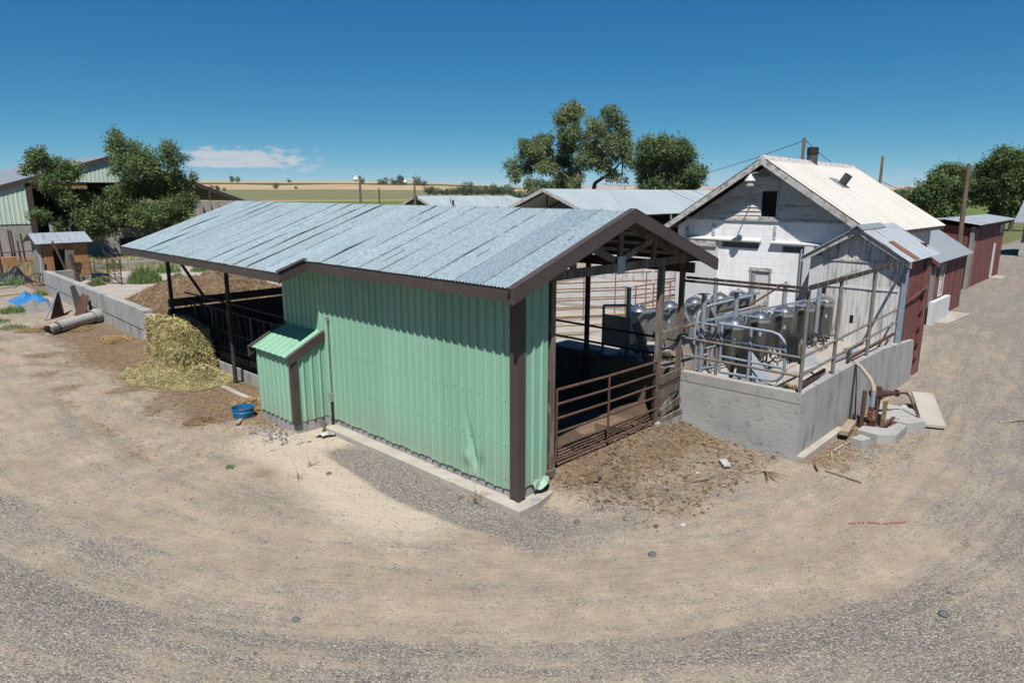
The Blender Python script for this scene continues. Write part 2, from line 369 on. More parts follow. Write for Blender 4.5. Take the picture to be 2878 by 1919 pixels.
def pathco(x,y):
    best=1e9; sg=1; s=0
    for i,((x0,y0),(x1,y1)) in enumerate(zip(PATH[:-1],PATH[1:])):
        dx,dy=x1-x0,y1-y0; l2=dx*dx+dy*dy
        u=max(0,min(1,((x-x0)*dx+(y-y0)*dy)/l2)); d=(x-x0-u*dx)**2+(y-y0-u*dy)**2
        if d<best: best=d; sg=1 if (dx*(y-y0)-dy*(x-x0))<0 else -1; s=PLEN[i]+u*math.sqrt(l2)
    return s,math.sqrt(best)*sg    # lateral distance is positive towards the camera side
_pc={}
def lateral(x,y):
    k=(x,y)
    if k not in _pc: _pc[k]=pathco(x,y)
    return _pc[k][1]
def gh(x,y):
    z=.40*S(y,-1.5,.1)*S(x,.5,1.0)*(1-.45*S(x,3.7,5.0))*(1-S(x,5.0,5.3))*(1-S(y,13.9,14.2))
    if -14<x<16 and -9<y<24:
        z+=.022*nz(x*.55,y*.55,3)+.010*nz(x*2.1,y*2.1,9)
        d=lateral(x,y); z+=.018*math.sin(d*4.2)*S(3-abs(d),0,1.5)+.012*nz(d*2.6,y*.12+x*.12,4)*S(4-abs(d),0,1.5)
        z*=1 if not(-.35<x<0 and -1<y<8) else .25
        if x<.2 and 7.2<y<18: z+=.05+.05*nz(x*1.3,y*1.3,5)+.34*math.exp(-((x+.1)/.9)**2-((y-14.9)/2.0)**2)
    return z
def zones(x,y):
    d=lateral(round(x/.08)*.08,round(y/.08)*.08) if abs(x)<14 and abs(y)<11 else lateral(x,y); n=nz(x*.35,y*.35,1.7); n2=nz(x*.9,y*.9,6.1)
    g=.36
    g=max(g,(.80+.25*n)*S(d,.5,1.5))
    g=max(g,(.85+.2*n)*S(d,2.0,3.4)*S(x-y,-3,3.5))
    g=max(g,.62*math.exp(-((d-1.75+.35*n)/.5)**2))
    g=max(g,.82*S(x,1.0,6.0)*S(d,-.2,1.2)); g=max(g,.66*S(x,3.0,8)*S(d,-2.6,-1.0)); g=max(g,.86*S(x,10,22)*S(d,-4.5,-2.0))
    g=max(g,.74*S(-x,3.2,4.8)*S(d,-.5,.8)*(.8+.5*n))
    strip=S(x,-1.25+.3*n,-.95+.3*n)*S(y,-1.9,-.8)*(1-S(y,3.6,5.0))*(1-S(x,.1,.6))
    g=max(g,1.0*S(x,-1.15+.3*n,-.85+.3*n)*S(y,-1.7,-.6)*(1-S(y,3.2,4.8))*(1-S(x,.1,.6)))
    g=max(g,.66*S(x,-1.6,-.3)*(1-S(x,2.0,3.2))*S(y,-2.5,-1.4)*(1-S(y,-.9,-.5)))
    g=min(1,max(0,g*(1+.30*n2)))
    g*=1-.45*math.exp(-((d+.15)/.45)**2)*(1-S(x,7,12))
    g*=1-.35*math.exp(-((d-1.15)/.22)**2)*(1-S(x,7,12))
    b=0
    b=max(b,.90*S(x,.4,.9)*(1-S(x,5,6.5))*S(y,-1.9+.9*n2,-.3+.6*n2))         # trampled straw at the gate
    b=max(b,.85*S(x,-2.9+.7*n,-1.2+.5*n)*(1-S(x,.3,.5))*S(y,6.6,7.7)*(1-S(y,22,25)))
    b=max(b,.62*S(n2,-.15,.3)*S(x,-4.8,-2.8)*(1-S(x,0,.2))*S(y,4.0,7)*(1-S(y,20,24)))
    b=max(b,.55*math.exp(-(((x+2.25)/.35)**2+((y-4.2)/.45)**2)*1.2))
    b=max(b,.45*math.exp(-(((x+3.0)/.5)**2+((y-5.4)/.3)**2)*1.5))
    b=max(b,.6*S(x,4.5,5.3)*(1-S(x,9,12))*S(y,-3.7+.4*n2,-2.9+.4*n2)*(1-S(y,-2.5,-2.4)))
    b=max(b,.50*S(x,.5,1.8)*(1-S(x,7,9))*S(y,-3.2+.5*n,-1.6+.5*n))
    p=.95*S(x,-3.2+.4*n,-1.2+.4*n)*(1-S(x,.0,.3))*S(y,-.9,1.2)*(1-S(y,5.6,7.0))   # pale fine silt
    gr=S(y,37,41)*(1-S(y,52,60))*S(x,-2,1)*.6*(.6+.8*n2)
    gr=max(gr,.95*S(x,44+4*n,48+4*n)*S(y,3+.0*x,5))
    gr=max(gr,.9*S(x,62,66)*S(y-.09*x,-2.2,-1.2))
    gr=max(gr,S(math.hypot(x,y),75,95)*(1-S(-y,0,10)))
    gr=max(gr,.75*S(y,37,39)*S(x,8,12))
    p*=1-strip; b*=1-strip*.8; g=max(g,1.15*strip)
    return (max(0,min(1.15,g)),max(0,min(1,b)),max(0,min(1,p)),max(0,min(1,gr)))
def axis(lo,hi,step,far,grow=1.16):
    a=[lo+i*step for i in range(int(round((hi-lo)/step))+1)]
    s=step; x=a[-1]
    while x<far: s*=grow; x+=s; a.append(x)
    s=step; x=lo; pre=[]
    while x>-far: s*=grow; x-=s; pre.append(x)
    return pre[::-1]+a
gx=axis(-9,12,.16,6000); gy=axis(-7,18,.16,6000)
gb=MB(); zc=[]
for y in gy:
    for x in gx:
        gb.v.append((x,y,gh(x,y))); zc.append(zones(x,y) if abs(x)<250 and abs(y)<250 else (0,0,0,1))
nx=len(gx)
for j in range(len(gy)-1):
    for i in range(nx-1):
        a=j*nx+i; gb.f.append((a,a+1,a+nx+1,a+nx)); gb.c.append((1,1,1))
def groundmat():
    mm,t,b=nt('yard_ground'); v=coords(t)
    z=N(t,'ShaderNodeAttribute',attribute_name='zone'); sp=N(t,'ShaderNodeSeparateColor'); L(t,z.outputs['Color'],sp.inputs[0])
    def mt(op,a,b_):
        n=N(t,'ShaderNodeMath',operation=op)
        for i,q in enumerate((a,b_)):
            if hasattr(q,'is_linked'): L(t,q,n.inputs[i])
            else: n.inputs[i].default_value=q
        return n.outputs[0]
    f1=noi(t,v,7,6,.7); f2=noi(t,v,38,4,.75); f3=noi(t,v,1.1,4,.6)
    pa=N(t,'ShaderNodeAttribute',attribute_name='path'); fs=noi(t,pa.outputs['Vector'],3.2,5,.62); fs2=noi(t,pa.outputs['Vector'],13,4,.65)
    sand=mix(t,ramp(t,f3,.35,.68),(.246,.203,.154),(.303,.256,.198))
    sand=mix(t,ramp(t,f2,.52,.72),sand,(.165,.138,.105))
    sand=mix(t,ramp(t,noi(t,v,3.1,5,.7),.40,.62,(.86,.86,.87,1),(1.06,1.05,1.03,1)),(0,0,0),sand) if False else mix(t,1.0,sand,ramp(t,noi(t,v,3.1,6,.72),.36,.66,(.84,.84,.85,1),(1.08,1.07,1.05,1)),'MULTIPLY')
    # gravel: cells of different stones
    vo=N(t,'ShaderNodeTexVoronoi',Scale=50); L(t,v,vo.inputs['Vector'])
    vs_=N(t,'ShaderNodeSeparateColor'); L(t,vo.outputs['Color'],vs_.inputs[0])
    r=N(t,'ShaderNodeValToRGB'); L(t,vs_.outputs[0],r.inputs['Fac'])
    el=r.color_ramp.elements; el[0].color=(.085,.083,.080,1); el[1].color=(.36,.325,.275,1)
    for pos,c in ((.28,(.132,.126,.119,1)),(.6,(.19,.173,.150,1)),(.84,(.25,.218,.18,1))): e=el.new(pos); e.color=c
    grav=r.outputs[0]
    gm=mt('ADD',mt('ADD',mt('MULTIPLY',sp.outputs[0],1.05),mt('MULTIPLY',mt('SUBTRACT',f1,.5),.55)),mt('ADD',mt('MULTIPLY',mt('SUBTRACT',fs,.5),2.1),mt('MULTIPLY',mt('SUBTRACT',fs2,.5),.9)))
    vo2=N(t,'ShaderNodeTexVoronoi',Scale=30); L(t,v,vo2.inputs['Vector'])
    s2=N(t,'ShaderNodeSeparateColor'); L(t,vo2.outputs['Color'],s2.inputs[0])
    gmask=mt('MULTIPLY',mt('MULTIPLY',ramp(t,gm,.15,.95),.92),ramp(t,mt('SUBTRACT',mt('ADD',gm,.12),mt('MULTIPLY',s2.outputs[1],.75)),.02,.12))
    c=mix(t,gmask,sand,grav)
    # pale silt
    pm=ramp(t,mt('ADD',sp.outputs[2],mt('MULTIPLY',mt('SUBTRACT',f1,.5),.7)),.35,.7)
    pm=mt('MULTIPLY',pm,.9)
    c=mix(t,pm,c,(.365,.312,.25))
    # straw and manure
    st=mix(t,ramp(t,noi(t,coords(t,(1,1,1)),9,6,.75),.36,.62),(.072,.047,.031),(.160,.108,.067))
    st=mix(t,ramp(t,noi(t,v,26,4,.7),.55,.66),st,(.25,.185,.115))
    bm=ramp(t,mt('ADD',sp.outputs[1],mt('MULTIPLY',mt('SUBTRACT',f1,.5),.95)),.28,.72)
    c=mix(t,mt('MULTIPLY',bm,.88),c,st)
    # grass
    ga=N(t,'ShaderNodeAttribute',attribute_name='grass')
    f4=noi(t,v,.9,5,.7)
    grs=mix(t,ramp(t,f4,.38,.62),(.06,.085,.028),(.16,.135,.06))
    grs=mix(t,ramp(t,noi(t,v,6,5,.75),.42,.68),grs,(.10,.115,.04))
    gk=ramp(t,mt('ADD',ga.outputs['Fac'],mt('MULTIPLY',mt('SUBTRACT',f4,.5),.6)),.3,.7)
    c=mix(t,gk,c,grs)
    L(t,c,b.inputs['Base Color']); b.inputs['Roughness'].default_value=.95; b.inputs['Specular IOR Level'].default_value=.15
    h=mt('ADD',mt('ADD',mt('MULTIPLY',f2,.7),mt('MULTIPLY',fs2,1.1)),mt('ADD',mt('MULTIPLY',f1,.9),mt('MULTIPLY',mt('MULTIPLY',vo.outputs['Distance'],gmask),-1.2)))
    bump(t,b,h,.75,.03)
    return mm
go=gb.build('ground',groundmat(),loc=(0,0,0),smooth=True); go['kind']='structure'
za=go.data.color_attributes.new('zone','FLOAT_COLOR','POINT')
buf=[]; [buf.extend((q[0],q[1],q[2],1)) for q in zc]; za.data.foreach_set('color',buf)
pc_=go.data.attributes.new('path','FLOAT_VECTOR','POINT')
buf=[]
for x,y,_z in gb.v:
    if abs(x)<70 and abs(y)<70: s_,d_=_pc.get((x,y)) or pathco(x,y); buf.extend((s_*.16,d_*1.0,0))
    else: buf.extend((x*.2,y,0))
pc_.data.foreach_set('vector',buf)
ga=go.data.attributes.new('grass','FLOAT','POINT'); ga.data.foreach_set('value',[q[3] for q in zc])
# loose stones of the gravel: nobody could count them
pb=MB(); rnd=random.Random(3); cnt=0
PC=[(.10,.105,.115),(.16,.16,.165),(.22,.21,.20),(.27,.25,.225),(.33,.30,.26),(.40,.37,.33),(.20,.15,.125),(.13,.13,.135)]
OCT=[(1,0,0),(-1,0,0),(0,1,0),(0,-1,0),(0,0,1),(0,0,-1)]
OF=[(0,2,4),(2,1,4),(1,3,4),(3,0,4),(2,0,5),(1,2,5),(3,1,5),(0,3,5)]
def stone(b,x,y,z,r,col,fl=.6):
    a=rnd.uniform(0,6.28); ca,sa=math.cos(a),math.sin(a); vs=[]
    for q in OCT:
        k=r*rnd.uniform(.7,1.25); X,Y,Z=q[0]*k*1.25,q[1]*k*.9,q[2]*k*fl
        vs.append((x+X*ca-Y*sa,y+X*sa+Y*ca,z+Z))
    b.add(vs,OF,col)
while cnt<58000:
    x=rnd.uniform(-9,13); y=rnd.uniform(-7,10)
    if 0<x<5 and y>-.1 or x>4.9 and y>-2.65 or x>-.3 and x<.1 and y>-.4: continue
    if x+y<-13.2: continue
    g,b_,p,gr=zones(x,y)
    if rnd.random()>.12+.9*g*g: continue
    r=rnd.choice((.005,.006,.007,.008,.009,.011,.014)) if rnd.random()<.985 else rnd.uniform(.016,.026)
    stone(pb,x,y,gh(x,y)+r*.15,r,rnd.choice(PC)); cnt+=1
po=pb.build('gravel','peb',loc=(0,0,0),color=True,smooth=False)
tag(po,'loose grey gravel and pebbles scattered over the sandy farm track','gravel',kind='stuff')
# ------------------------------------------------------------------ the open feed shed
def corr(mb,y0,y1,xe,ze,xr,zr,rnd,sheet=.66,wave=.0762,amp=.009,rows=18,lift=1.0):
    k=0; y=y0; L_=y1-y0; n=max(1,round(L_/sheet)); sw=L_/n
    for k in range(n):
        a=y0+k*sw; bb=min(a+sw+.06,y1+.001); tone=rnd.choice((1,.97,1.03,.94,1.0,.98,1.05)); blue=rnd.choice((1,1,1.0,1.03))
        if rnd.random()<.18: tone*=.86; blue=1.06
        col=(tone*.985,tone,tone*blue); ph=rnd.uniform(0,9); l0=rnd.uniform(.008,.035)*lift
        nc=int((bb-a)/wave*6)
        def fn(u,v,a=a,bb=bb,ph=ph,l0=l0,k=k):
            yy=a+(bb-a)*u; s=v
            x=xe+(xr-xe)*s; z=ze+(zr-ze)*s
            lf=l0*max(0,.45+1.1*nz(s*3.1+ph,k*1.7))*math.exp(-(yy-a)/.11)
            if k==0: lf=0
            return (x,yy,z+amp*math.cos(2*math.pi*yy/wave)+lf+.004+.006*nz(s*2+ph,yy*1.3))
        f0=len(mb.f); mb.grid(fn,nc,rows,col)
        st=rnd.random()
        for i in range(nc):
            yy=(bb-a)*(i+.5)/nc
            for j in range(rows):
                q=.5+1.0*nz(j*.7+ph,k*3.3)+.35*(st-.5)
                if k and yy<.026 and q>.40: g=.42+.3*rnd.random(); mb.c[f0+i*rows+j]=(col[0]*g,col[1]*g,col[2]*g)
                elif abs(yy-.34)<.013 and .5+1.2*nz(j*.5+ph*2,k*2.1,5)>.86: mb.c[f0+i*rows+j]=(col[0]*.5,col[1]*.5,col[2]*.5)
    return mb
rr=random.Random(11)
ZE=3.63; XR=2.45; ZR=4.66; SL=(ZR-ZE)/(XR+.5)
XE2=-1.05; ZE2=ZE-SL*(.55)
shed=thing('feed_shed',(0,0,0),'open livestock shed with mint green metal walls and a corrugated galvanized gable roof','shed')
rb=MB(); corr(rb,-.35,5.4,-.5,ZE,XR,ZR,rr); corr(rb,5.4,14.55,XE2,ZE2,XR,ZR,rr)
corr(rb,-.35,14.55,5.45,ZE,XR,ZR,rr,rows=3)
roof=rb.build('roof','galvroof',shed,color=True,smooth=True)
# ridge, fascia boards
fb=MB()
def rake(y0,y1,xa,za,xb,zb,h=.2,mb=None):
    mb.prism([(xa,y0,za-.015),(xb,y0,zb-.015),(xb,y0,zb-.015-h),(xa,y0,za-.015-h)],(0,y1-y0,0))
rake(-.42,-.36,-.56,ZE-.02+.03,XR,ZR+.035,.215,fb); rake(-.42,-.36,5.51,ZE+.01,XR+.0005,ZR+.035,.215,fb)
# drip cap folded over the rake
fb.prism([(-.56,-.42,ZE+.0),(XR,-.42,ZR+.025),(XR,-.42,ZR+.04),(-.56,-.42,ZE+.015)],(0,.13,0))
fb.prism([(5.51,-.42,ZE+.0),(XR,-.42,ZR+.025),(XR,-.42,ZR+.04),(5.51,-.42,ZE+.015)],(0,.13,0))
fb.build('rake_fascia','brown',roof)
fe=MB(); fe.box(-.485,-.455,-.355,5.36,ZE-.205,ZE-.02)
fe.build('eave_fascia','brown',roof)
fe=MB(); fe.box(XE2+.02,XE2+.05,5.46,12.95,ZE2-.205,ZE2-.02); fe.build('eave_fascia','brown',roof)
fe=MB(); fe.prism([(XE2+.005,12.96,ZE2-.2),(XE2+.005,14.56,ZE2-.24),(XE2+.005,14.56,ZE2-.03),(XE2+.005,12.96,ZE2-.03)],(.03,0,0)); fe.build('eave_fascia','brown',roof)
fj=MB(); fj.prism([(XE2,5.405,ZE2-.01),(-.44,5.405,ZE+.015),(-.44,5.405,ZE-.2),(XE2,5.405,ZE2-.22)],(0,.05,0))
fj.prism([(XE2-.01,5.38,ZE2+.012),(-.44,5.38,ZE+.032),(-.44,5.38,ZE+.045),(XE2-.01,5.38,ZE2+.025)],(0,.14,0))
fj.build('jog_fascia','brown',roof)
# ribbed wall panels
def ribprof(y,pitch=.2,amp=.028):
    p=(y/pitch)%1.0; d=abs(p-.5)
    z=amp*(1-S(d,.075,.155))
    for q in (.17,.83): z+=.004*(1-S(abs(p-q),.0,.04))
    return z
def ribwall(mb,axis,base,y0,y1,zf0,zf1,out=-1,rows=2,pitch=.2,dent=None,jag=0):
    n=int((y1-y0)/pitch*16)
    def fn(u,v):
        y=y0+(y1-y0)*u; z=zf0(y)+(zf1(y)-zf0(y))*v; o=ribprof(y,pitch)
        if dent: o+=dent(y,z)
        o+=.004*nz(y*.9,z*.7,4)
        return (base+out*o,y,z) if axis=='x' else (y,base+out*o,z)
    return mb.grid(fn,n,rows)
def roofz(x): return ZE+SL*(x+.5) if x<XR else ZE+SL*(5.45-x)
def dent(y,z):
    # crease and puncture near the lower right of the wall
    d=0
    a=(y-1.02)-(z-.62)*.22; 
    if .3<z<1.5: d-=.05*math.exp(-(a/.055)**2)*S(z,.3,.55)*(1-S(z,.9,1.5))
    d+=.045*math.exp(-(((y-1.16)/.10)**2+((z-.55)/.09)**2))
    d-=.035*math.exp(-(((y-.9)/.13)**2+((z-.5)/.14)**2))
    return d
wb=MB(); ribwall(wb,'x',-.035,.02,7.27,lambda y:.235+.012*math.sin(y*9),lambda y:roofz(0)-.20,rows=46,dent=dent)
for z in (1.0,1.75,.42,2.5):
    for k in range(36):
        y=.2*k+.05; wb.box(-.048,-.036,y-.009,y+.009,z-.009+.006*math.sin(k*3),z+.009)
for k in range(1,8): y=.93*k-.08; wb.box(-.0445,-.034,y-.004,y+.004,.24,roofz(0)-.21)
wb.build('wall_panel','green',shed,smooth=True)
wb=MB(); ribwall(wb,'y',-.035,.03,.655,lambda y:.30 if y<.33 else .33,lambda y:roofz(y)-.12,rows=4)
wb.build('wall_panel','green',shed,smooth=True)
# torn flap at the foot of the strip
tf=MB(); tf.grid(lambda u,v:(.26+.38*u+.02*math.sin(v*5),-.045-.09*v-.035*math.sin(u*7+v*3)*v,.36-.17*v+.07*u*v+.03*math.sin(u*11)*v),8,6)
tf.build('torn_flap','green',shed,smooth=False)
tr=MB(); tr.grid(lambda u,v:(-.075+(.075+.085)*max(0,(u-.5)*2)+.0,(.12-.195*min(1,u*2)),.12+(3.46-.12)*v+(0 if v>.02 else .03*math.sin(u*9))),8,20)
tr.build('corner_trim','brown',shed)
fo=MB(); fo.box(-.012,.16,-.012,5.5,-.3,.265); fo.box(.16,.72,-.012,.16,-.3,.28)
fo.box(-.76,-.0121,5.64,7.2,-.3,.255); fo.box(-.0121,.15,5.5,7.3,-.3,.25)
fo.build('foundation','concwall',shed)
cu=MB(); cu.prism([(-.29,-.30,-.15),(-.29,5.36,-.15),(-.013,5.36,-.15),(-.013,-.013,-.15),(.62,-.013,-.15),(.82,-.16,-.15),(.15,-.30,-.15)],(0,0,.255))
cu.build('footing_ledge','curb',shed)
# feed hatch box on the long wall
hw=MB(); ribwall(hw,'x',-.78,5.64,7.2,lambda y:.22,lambda y:1.62,rows=3); hatch=hw.build('feed_hatch','green',shed,smooth=True)
hs_=MB()
def fn(u,v):
    x=-.78+.74*u; z=.24+((1.60+.46*(x+.78))-.24)*v; return (x,5.63-ribprof(x+.06),z)
hs_.grid(fn,60,3); hs_.build('hatch_side','green',hatch,smooth=True)
hs_=MB(); hs_.prism([(-.78,7.2,.24),(-.05,7.2,.24),(-.05,7.2,1.95),(-.78,7.2,1.6)],(0,.02,0)); hs_.build('hatch_side','green',hatch)
hr=MB()
def fn(u,v):
    y=5.6+1.66*u; x=-.89+.86*v; return (x,y,1.655+.50*(x+.89)+ribprof(y,.23,.018))
hr.grid(fn,120,2); hr.build('hatch_roof','greenroof',hatch,smooth=True)
ht=MB(); ht.prism([(-.90,5.56,1.665),(-.02,5.56,2.105),(-.02,5.56,1.945),(-.90,5.56,1.505)],(0,.035,0)); ht.prism([(-.90,5.555,1.672),(-.02,5.555,2.112),(-.02,5.555,2.122),(-.90,5.555,1.682)],(0,.11,0))
ht.build('hatch_trim','brown',hatch)
ht=MB(); ht.prism([(-.94,7.24,1.64),(-.02,7.24,2.10),(-.02,7.24,1.95),(-.94,7.24,1.44)],(0,.035,0)); ht.prism([(-.94,7.19,1.655),(-.02,7.19,2.115),(-.02,7.19,2.125),(-.94,7.19,1.665)],(0,.10,0))
ht.build('hatch_trim','brown',hatch)
ht=MB(); ht.box(-.825,-.812,5.595,5.72,.2,1.56); ht.box(-.812,-.70,5.585,5.597,.2,1.58); ht.build('hatch_corner','brown',hatch)
# conduit
cd=MB(); cd.tube([(-.085,5.36,.78),(-.085,5.36,2.36)],.013,8); LASTC=cd.build('conduit','pvc',shed)
cdp=LASTC; cd=MB(); cd.box(-.12,-.055,5.32,5.40,.62,.80); cd.build('conduit_box','galv',cdp); cd=MB(); cd.box(-.11,-.06,5.335,5.385,2.36,2.44); cd.build('conduit_box','galv',cdp)
cd=MB(); cd.tube([(-.085,5.36,.62),(-.085,5.36,.1)],.026,8); cd.build('cable_sleeve','black',shed)
# timber posts, truss, purlins
def post(x,y,z0,z1,w,d,mat='wood'):
    b=MB(); b.box(x-w/2,x+w/2,y-d/2,y+d/2,z0,z1); return b.build('post',mat,shed)
post(.80,.03,.30,3.6,.10,.12); post(4.08,.03,.25,3.6,.085,.10); post(4.20,.06,.25,3.58,.06,.06); post(4.93,.05,.2,3.58,.09,.09)
for x,y in ((4.93,4.85),(4.93,9.7),(4.93,14.0)): post(x,y,.2,3.58,.12,.12,'darkwood')
b=MB(); b.box(.70,.745,-.005,.02,.28,1.95); b.box(.65,.73,.02,.05,.3,3.6); b.build('post','rust',shed)
b=MB(); b.tube([(4.93,2.45,.3),(4.93,2.45,3.55)],.06,10); b.build('post','blacksteel',shed)
for y,x in ((10.2,0.0),(14.1,0.0)):
    b=MB(); b.tube([(x,y,.0),(x,y,3.6)],.055,10); b.build('post','blacksteel',shed)
tz=MB(); tz.box(.55,5.2,-.03,.03,3.585,3.74)
tz.box(2.57,2.68,-.03,.03,3.74,4.5); tz.box(3.66,3.78,-.03,.03,3.74,4.25); tz.box(1.25,1.36,-.03,.03,3.74,4.05)
tz.bar((2.68,0,3.80),(3.85,0,4.17),.055,.12); tz.bar((2.45,.0,3.80),(1.35,0,4.22),.055,.12)
tz.bar((.0,.0,roofz(0)-.16),(XR,.0,ZR-.13),.05,.15); tz.bar((4.98,.0,roofz(4.98)-.14),(XR,.0,ZR-.13),.05,.15)
tz.build('truss','wood',shed)
gp=MB(); gp.box(2.50,2.74,-.045,-.031,3.55,3.86); gp.build('gusset_plate','galvsheet',shed)
for y in (4.85,9.7,14.0):
    tz=MB(); tz.box(.02,4.9,y-.03,y+.03,3.585,3.74)
    tz.bar((.0,y,roofz(0)-.16),(XR,y,ZR-.13),.05,.15); tz.bar((4.98,y,roofz(4.98)-.14),(XR,y,ZR-.13),.05,.15); tz.bar((XR,y,3.7),(XR,y,4.5),.1,.1,(1,0,0)); tz.bar((2.4,y,3.78),(1.2,y,4.12),.05,.1); tz.bar((2.5,y,3.78),(3.7,y,4.12),.05,.1)
    tz.build('truss','darkwood',shed)
pu=MB()
for k in range(5):
    x=-.35+k*.62; pu.box(x-.02,x+.02,-.33,14.7,roofz(x)-.10,roofz(x)-.012)
for k in range(5):
    x=5.3-k*.62; pu.box(x-.02,x+.02,-.33,14.7,roofz(x)-.10,roofz(x)-.012)
pu.build('purlins','darkwood',shed)
hd=MB(); hd.box(4.9,4.97,-.2,14.1,3.38,3.585); hd.box(-.02,.05,7.3,14.1,3.42,3.56); hd.build('header_beam','darkwood',shed)
br=MB(); br.tube([(.37,14.05,2.86),(.95,14.05,1.8)],.045,8); br.tube([(.0,13.1,3.05),(.37,14.05,2.86)],.045,8); br.build('brace','blacksteel',shed)
# concrete and boards enclosing the pen
bw=MB(); bw.box(4.97,5.13,.001,14.1,0,1.29); bw.build('pen_wall','shadeconc',shed)
bw=MB(); bw.box(4.80,5.15,2.2,2.62,1.293,1.34); bw.build('pen_wall_cap','shadeconc',shed)
ew=MB(); ew.box(-.1,4.96,14.06,14.18,0,1.56); ew.build('end_wall','darkwood',shed)
ew=MB(); ew.box(-.1,4.96,14.06,14.11,1.625,1.86); ew.build('top_board','darkwood',shed)
pr=MB(); pipes(pr,[((5.02,.05,1.93),(5.02,14,1.93)),((5.02,.05,1.56),(5.02,14,1.56))],.027); pr.build('pen_rails','blacksteel',shed)
fl=MB(); fl.grid(lambda u,v:(.30+4.66*u,.18+13.8*v,.405+.05*nz(u*6,v*15)),16,40); fl.build('bedding','dirtfloor',shed,smooth=True)
# side boards behind the green strip
for z in (.5,.95,1.40,1.95):
    sbd=MB(); sbd.box(.62,.76,-.01,.02,z,z+.17); sbd.build('corner_board','wood',shed)
kb=MB(); kb.box(.62,.86,-.06,.02,.28,.40); kb.build('sill_block','wood',shed)
# ------------------------------------------------------------------ head lock feed fence on the far half of the shed
hf=thing('feed_fence',(0,10.7,0),'dark steel headlock feed fence with leaning bars between the shed posts','fence')
FX=.36
b=MB(); b.box(FX-.06,FX+.12,7.32,14.0,-.2,.30); b.build('curb','concwall',hf)
b=MB(); b.box(FX-.03,FX+.03,7.4,10.0,.46,.64); b.build('plank','wood',hf)
b=MB(); b.box(FX-.03,FX+.03,10.1,13.9,.40,.62); b.build('plank','darkwood',hf)
b=MB(); pipes(b,[((FX,7.35,z),(FX,14.0,z)) for z in (.74,1.20,1.80,2.03)],.026); b.build('rails','blacksteel',hf)
y=7.5; k=0
while y<13.9:
    b=MB(); b.tube([(FX,y,.72),(FX,y+(.0 if k%3 else .18),1.8)],.016,6); b.build('bar','oldpipe' if k%5==0 else 'blacksteel',hf); y+=.235; k+=1
# ------------------------------------------------------------------ tube gate in the gable opening
gt=thing('tube_gate',(.92,-.04,.4),'rusty brown six rail tube gate splashed with droppings across the shed opening','gate')
XA,XB=.88,3.93
def gz(f,k): return (1.78-.25*k)*(1-f)+(1.70-.245*k)*f
for k in range(6):
    b=MB(); b.tube([(XA,-.05,gz(0,k)),(2.3,-.055,gz(.47,k)-.01),(XB,-.05,gz(1,k))],.024 if k else .028,8); b.build('rail','rustdrop',gt)
for x,f in ((XA,0),(2.32,.47),(XB,1)):
    b=MB(); b.tube([(x,-.075 if 0<f<1 else -.05,gz(f,0)),(x,-.075 if 0<f<1 else -.05,gz(f,5)-.03)],.021,8); b.build('upright','rust',gt)
# ------------------------------------------------------------------ plank pass gate between the right posts
wg=thing('plank_gate',(4.12,-.03,.2),'narrow gate of grey weathered planks with gaps beside the tube gate','gate')
for z0,z1,h in ((2.18,2.22,.16),(1.27,1.31,.17),(.99,1.02,.17)):
    b=MB(); b.bar((4.12,-.035,z0),(4.9,-.035,z1),.035,h); b.build('plank','wood',wg)
b=MB(); b.bar((4.14,-.03,1.1),(4.9,-.03,1.14),.03,.16); b.build('plank','darkwood',wg)
b=MB(); b.bar((4.14,-.06,.58),(4.9,-.06,.72),.035,.15); b.build('plank','wood',wg)
b=MB(); b.bar((4.2,-.02,.55),(4.85,-.02,.98),.03,.14); b.build('plank','wood',wg)
b=MB(); b.box(4.0,4.96,-.10,.12,-.1,.40); b.build('concrete_stub','concwall',wg)
b=MB(); b.bar((4.14,-.07,.45),(4.94,-.07,.45),.07,.09); b.build('sill_board','wood',wg)
# ------------------------------------------------------------------ retaining wall
rw=thing('retaining_wall',(4.97,-2.5,0),'grey concrete retaining wall turning a sharp corner at the front of the raised milking floor','wall')
b=MB(); b.prism([(4.97,-2.52,-.3),(4.97,0,-.3),(4.97,0,1.30),(4.97,-2.52,1.32)],(.17,0,0)); b.build('front_wall','concrough',rw)
b=MB(); b.prism([(4.962,-2.515,1.13),(4.962,-.01,1.115),(4.962,-.01,1.306),(4.962,-2.515,1.326)],(.19,0,0)); b.build('wall_cap','conc',rw)
b=MB(); b.prism([(5.1405,-2.5,-.3),(12.78,-2.5,-.3),(12.82,-2.5,.5),(12.72,-2.5,1.12),(10,-2.5,1.33),(7.6,-2.5,1.35),(5.1405,-2.5,1.325)],(0,.18,0)); b.build('side_wall','concwall',rw)
b=MB(); b.box(7.92,8.02,-2.515,-2.49,.05,1.335); b.build('steel_strip','blacksteel',rw)
b=MB(); b.prism([(4.99,-2.66,-.2),(7.25,-2.64,-.2),(7.25,-2.503,-.2),(4.99,-2.503,-.2)],(0,0,.31)); b.build('footing_ledge','curb',rw)
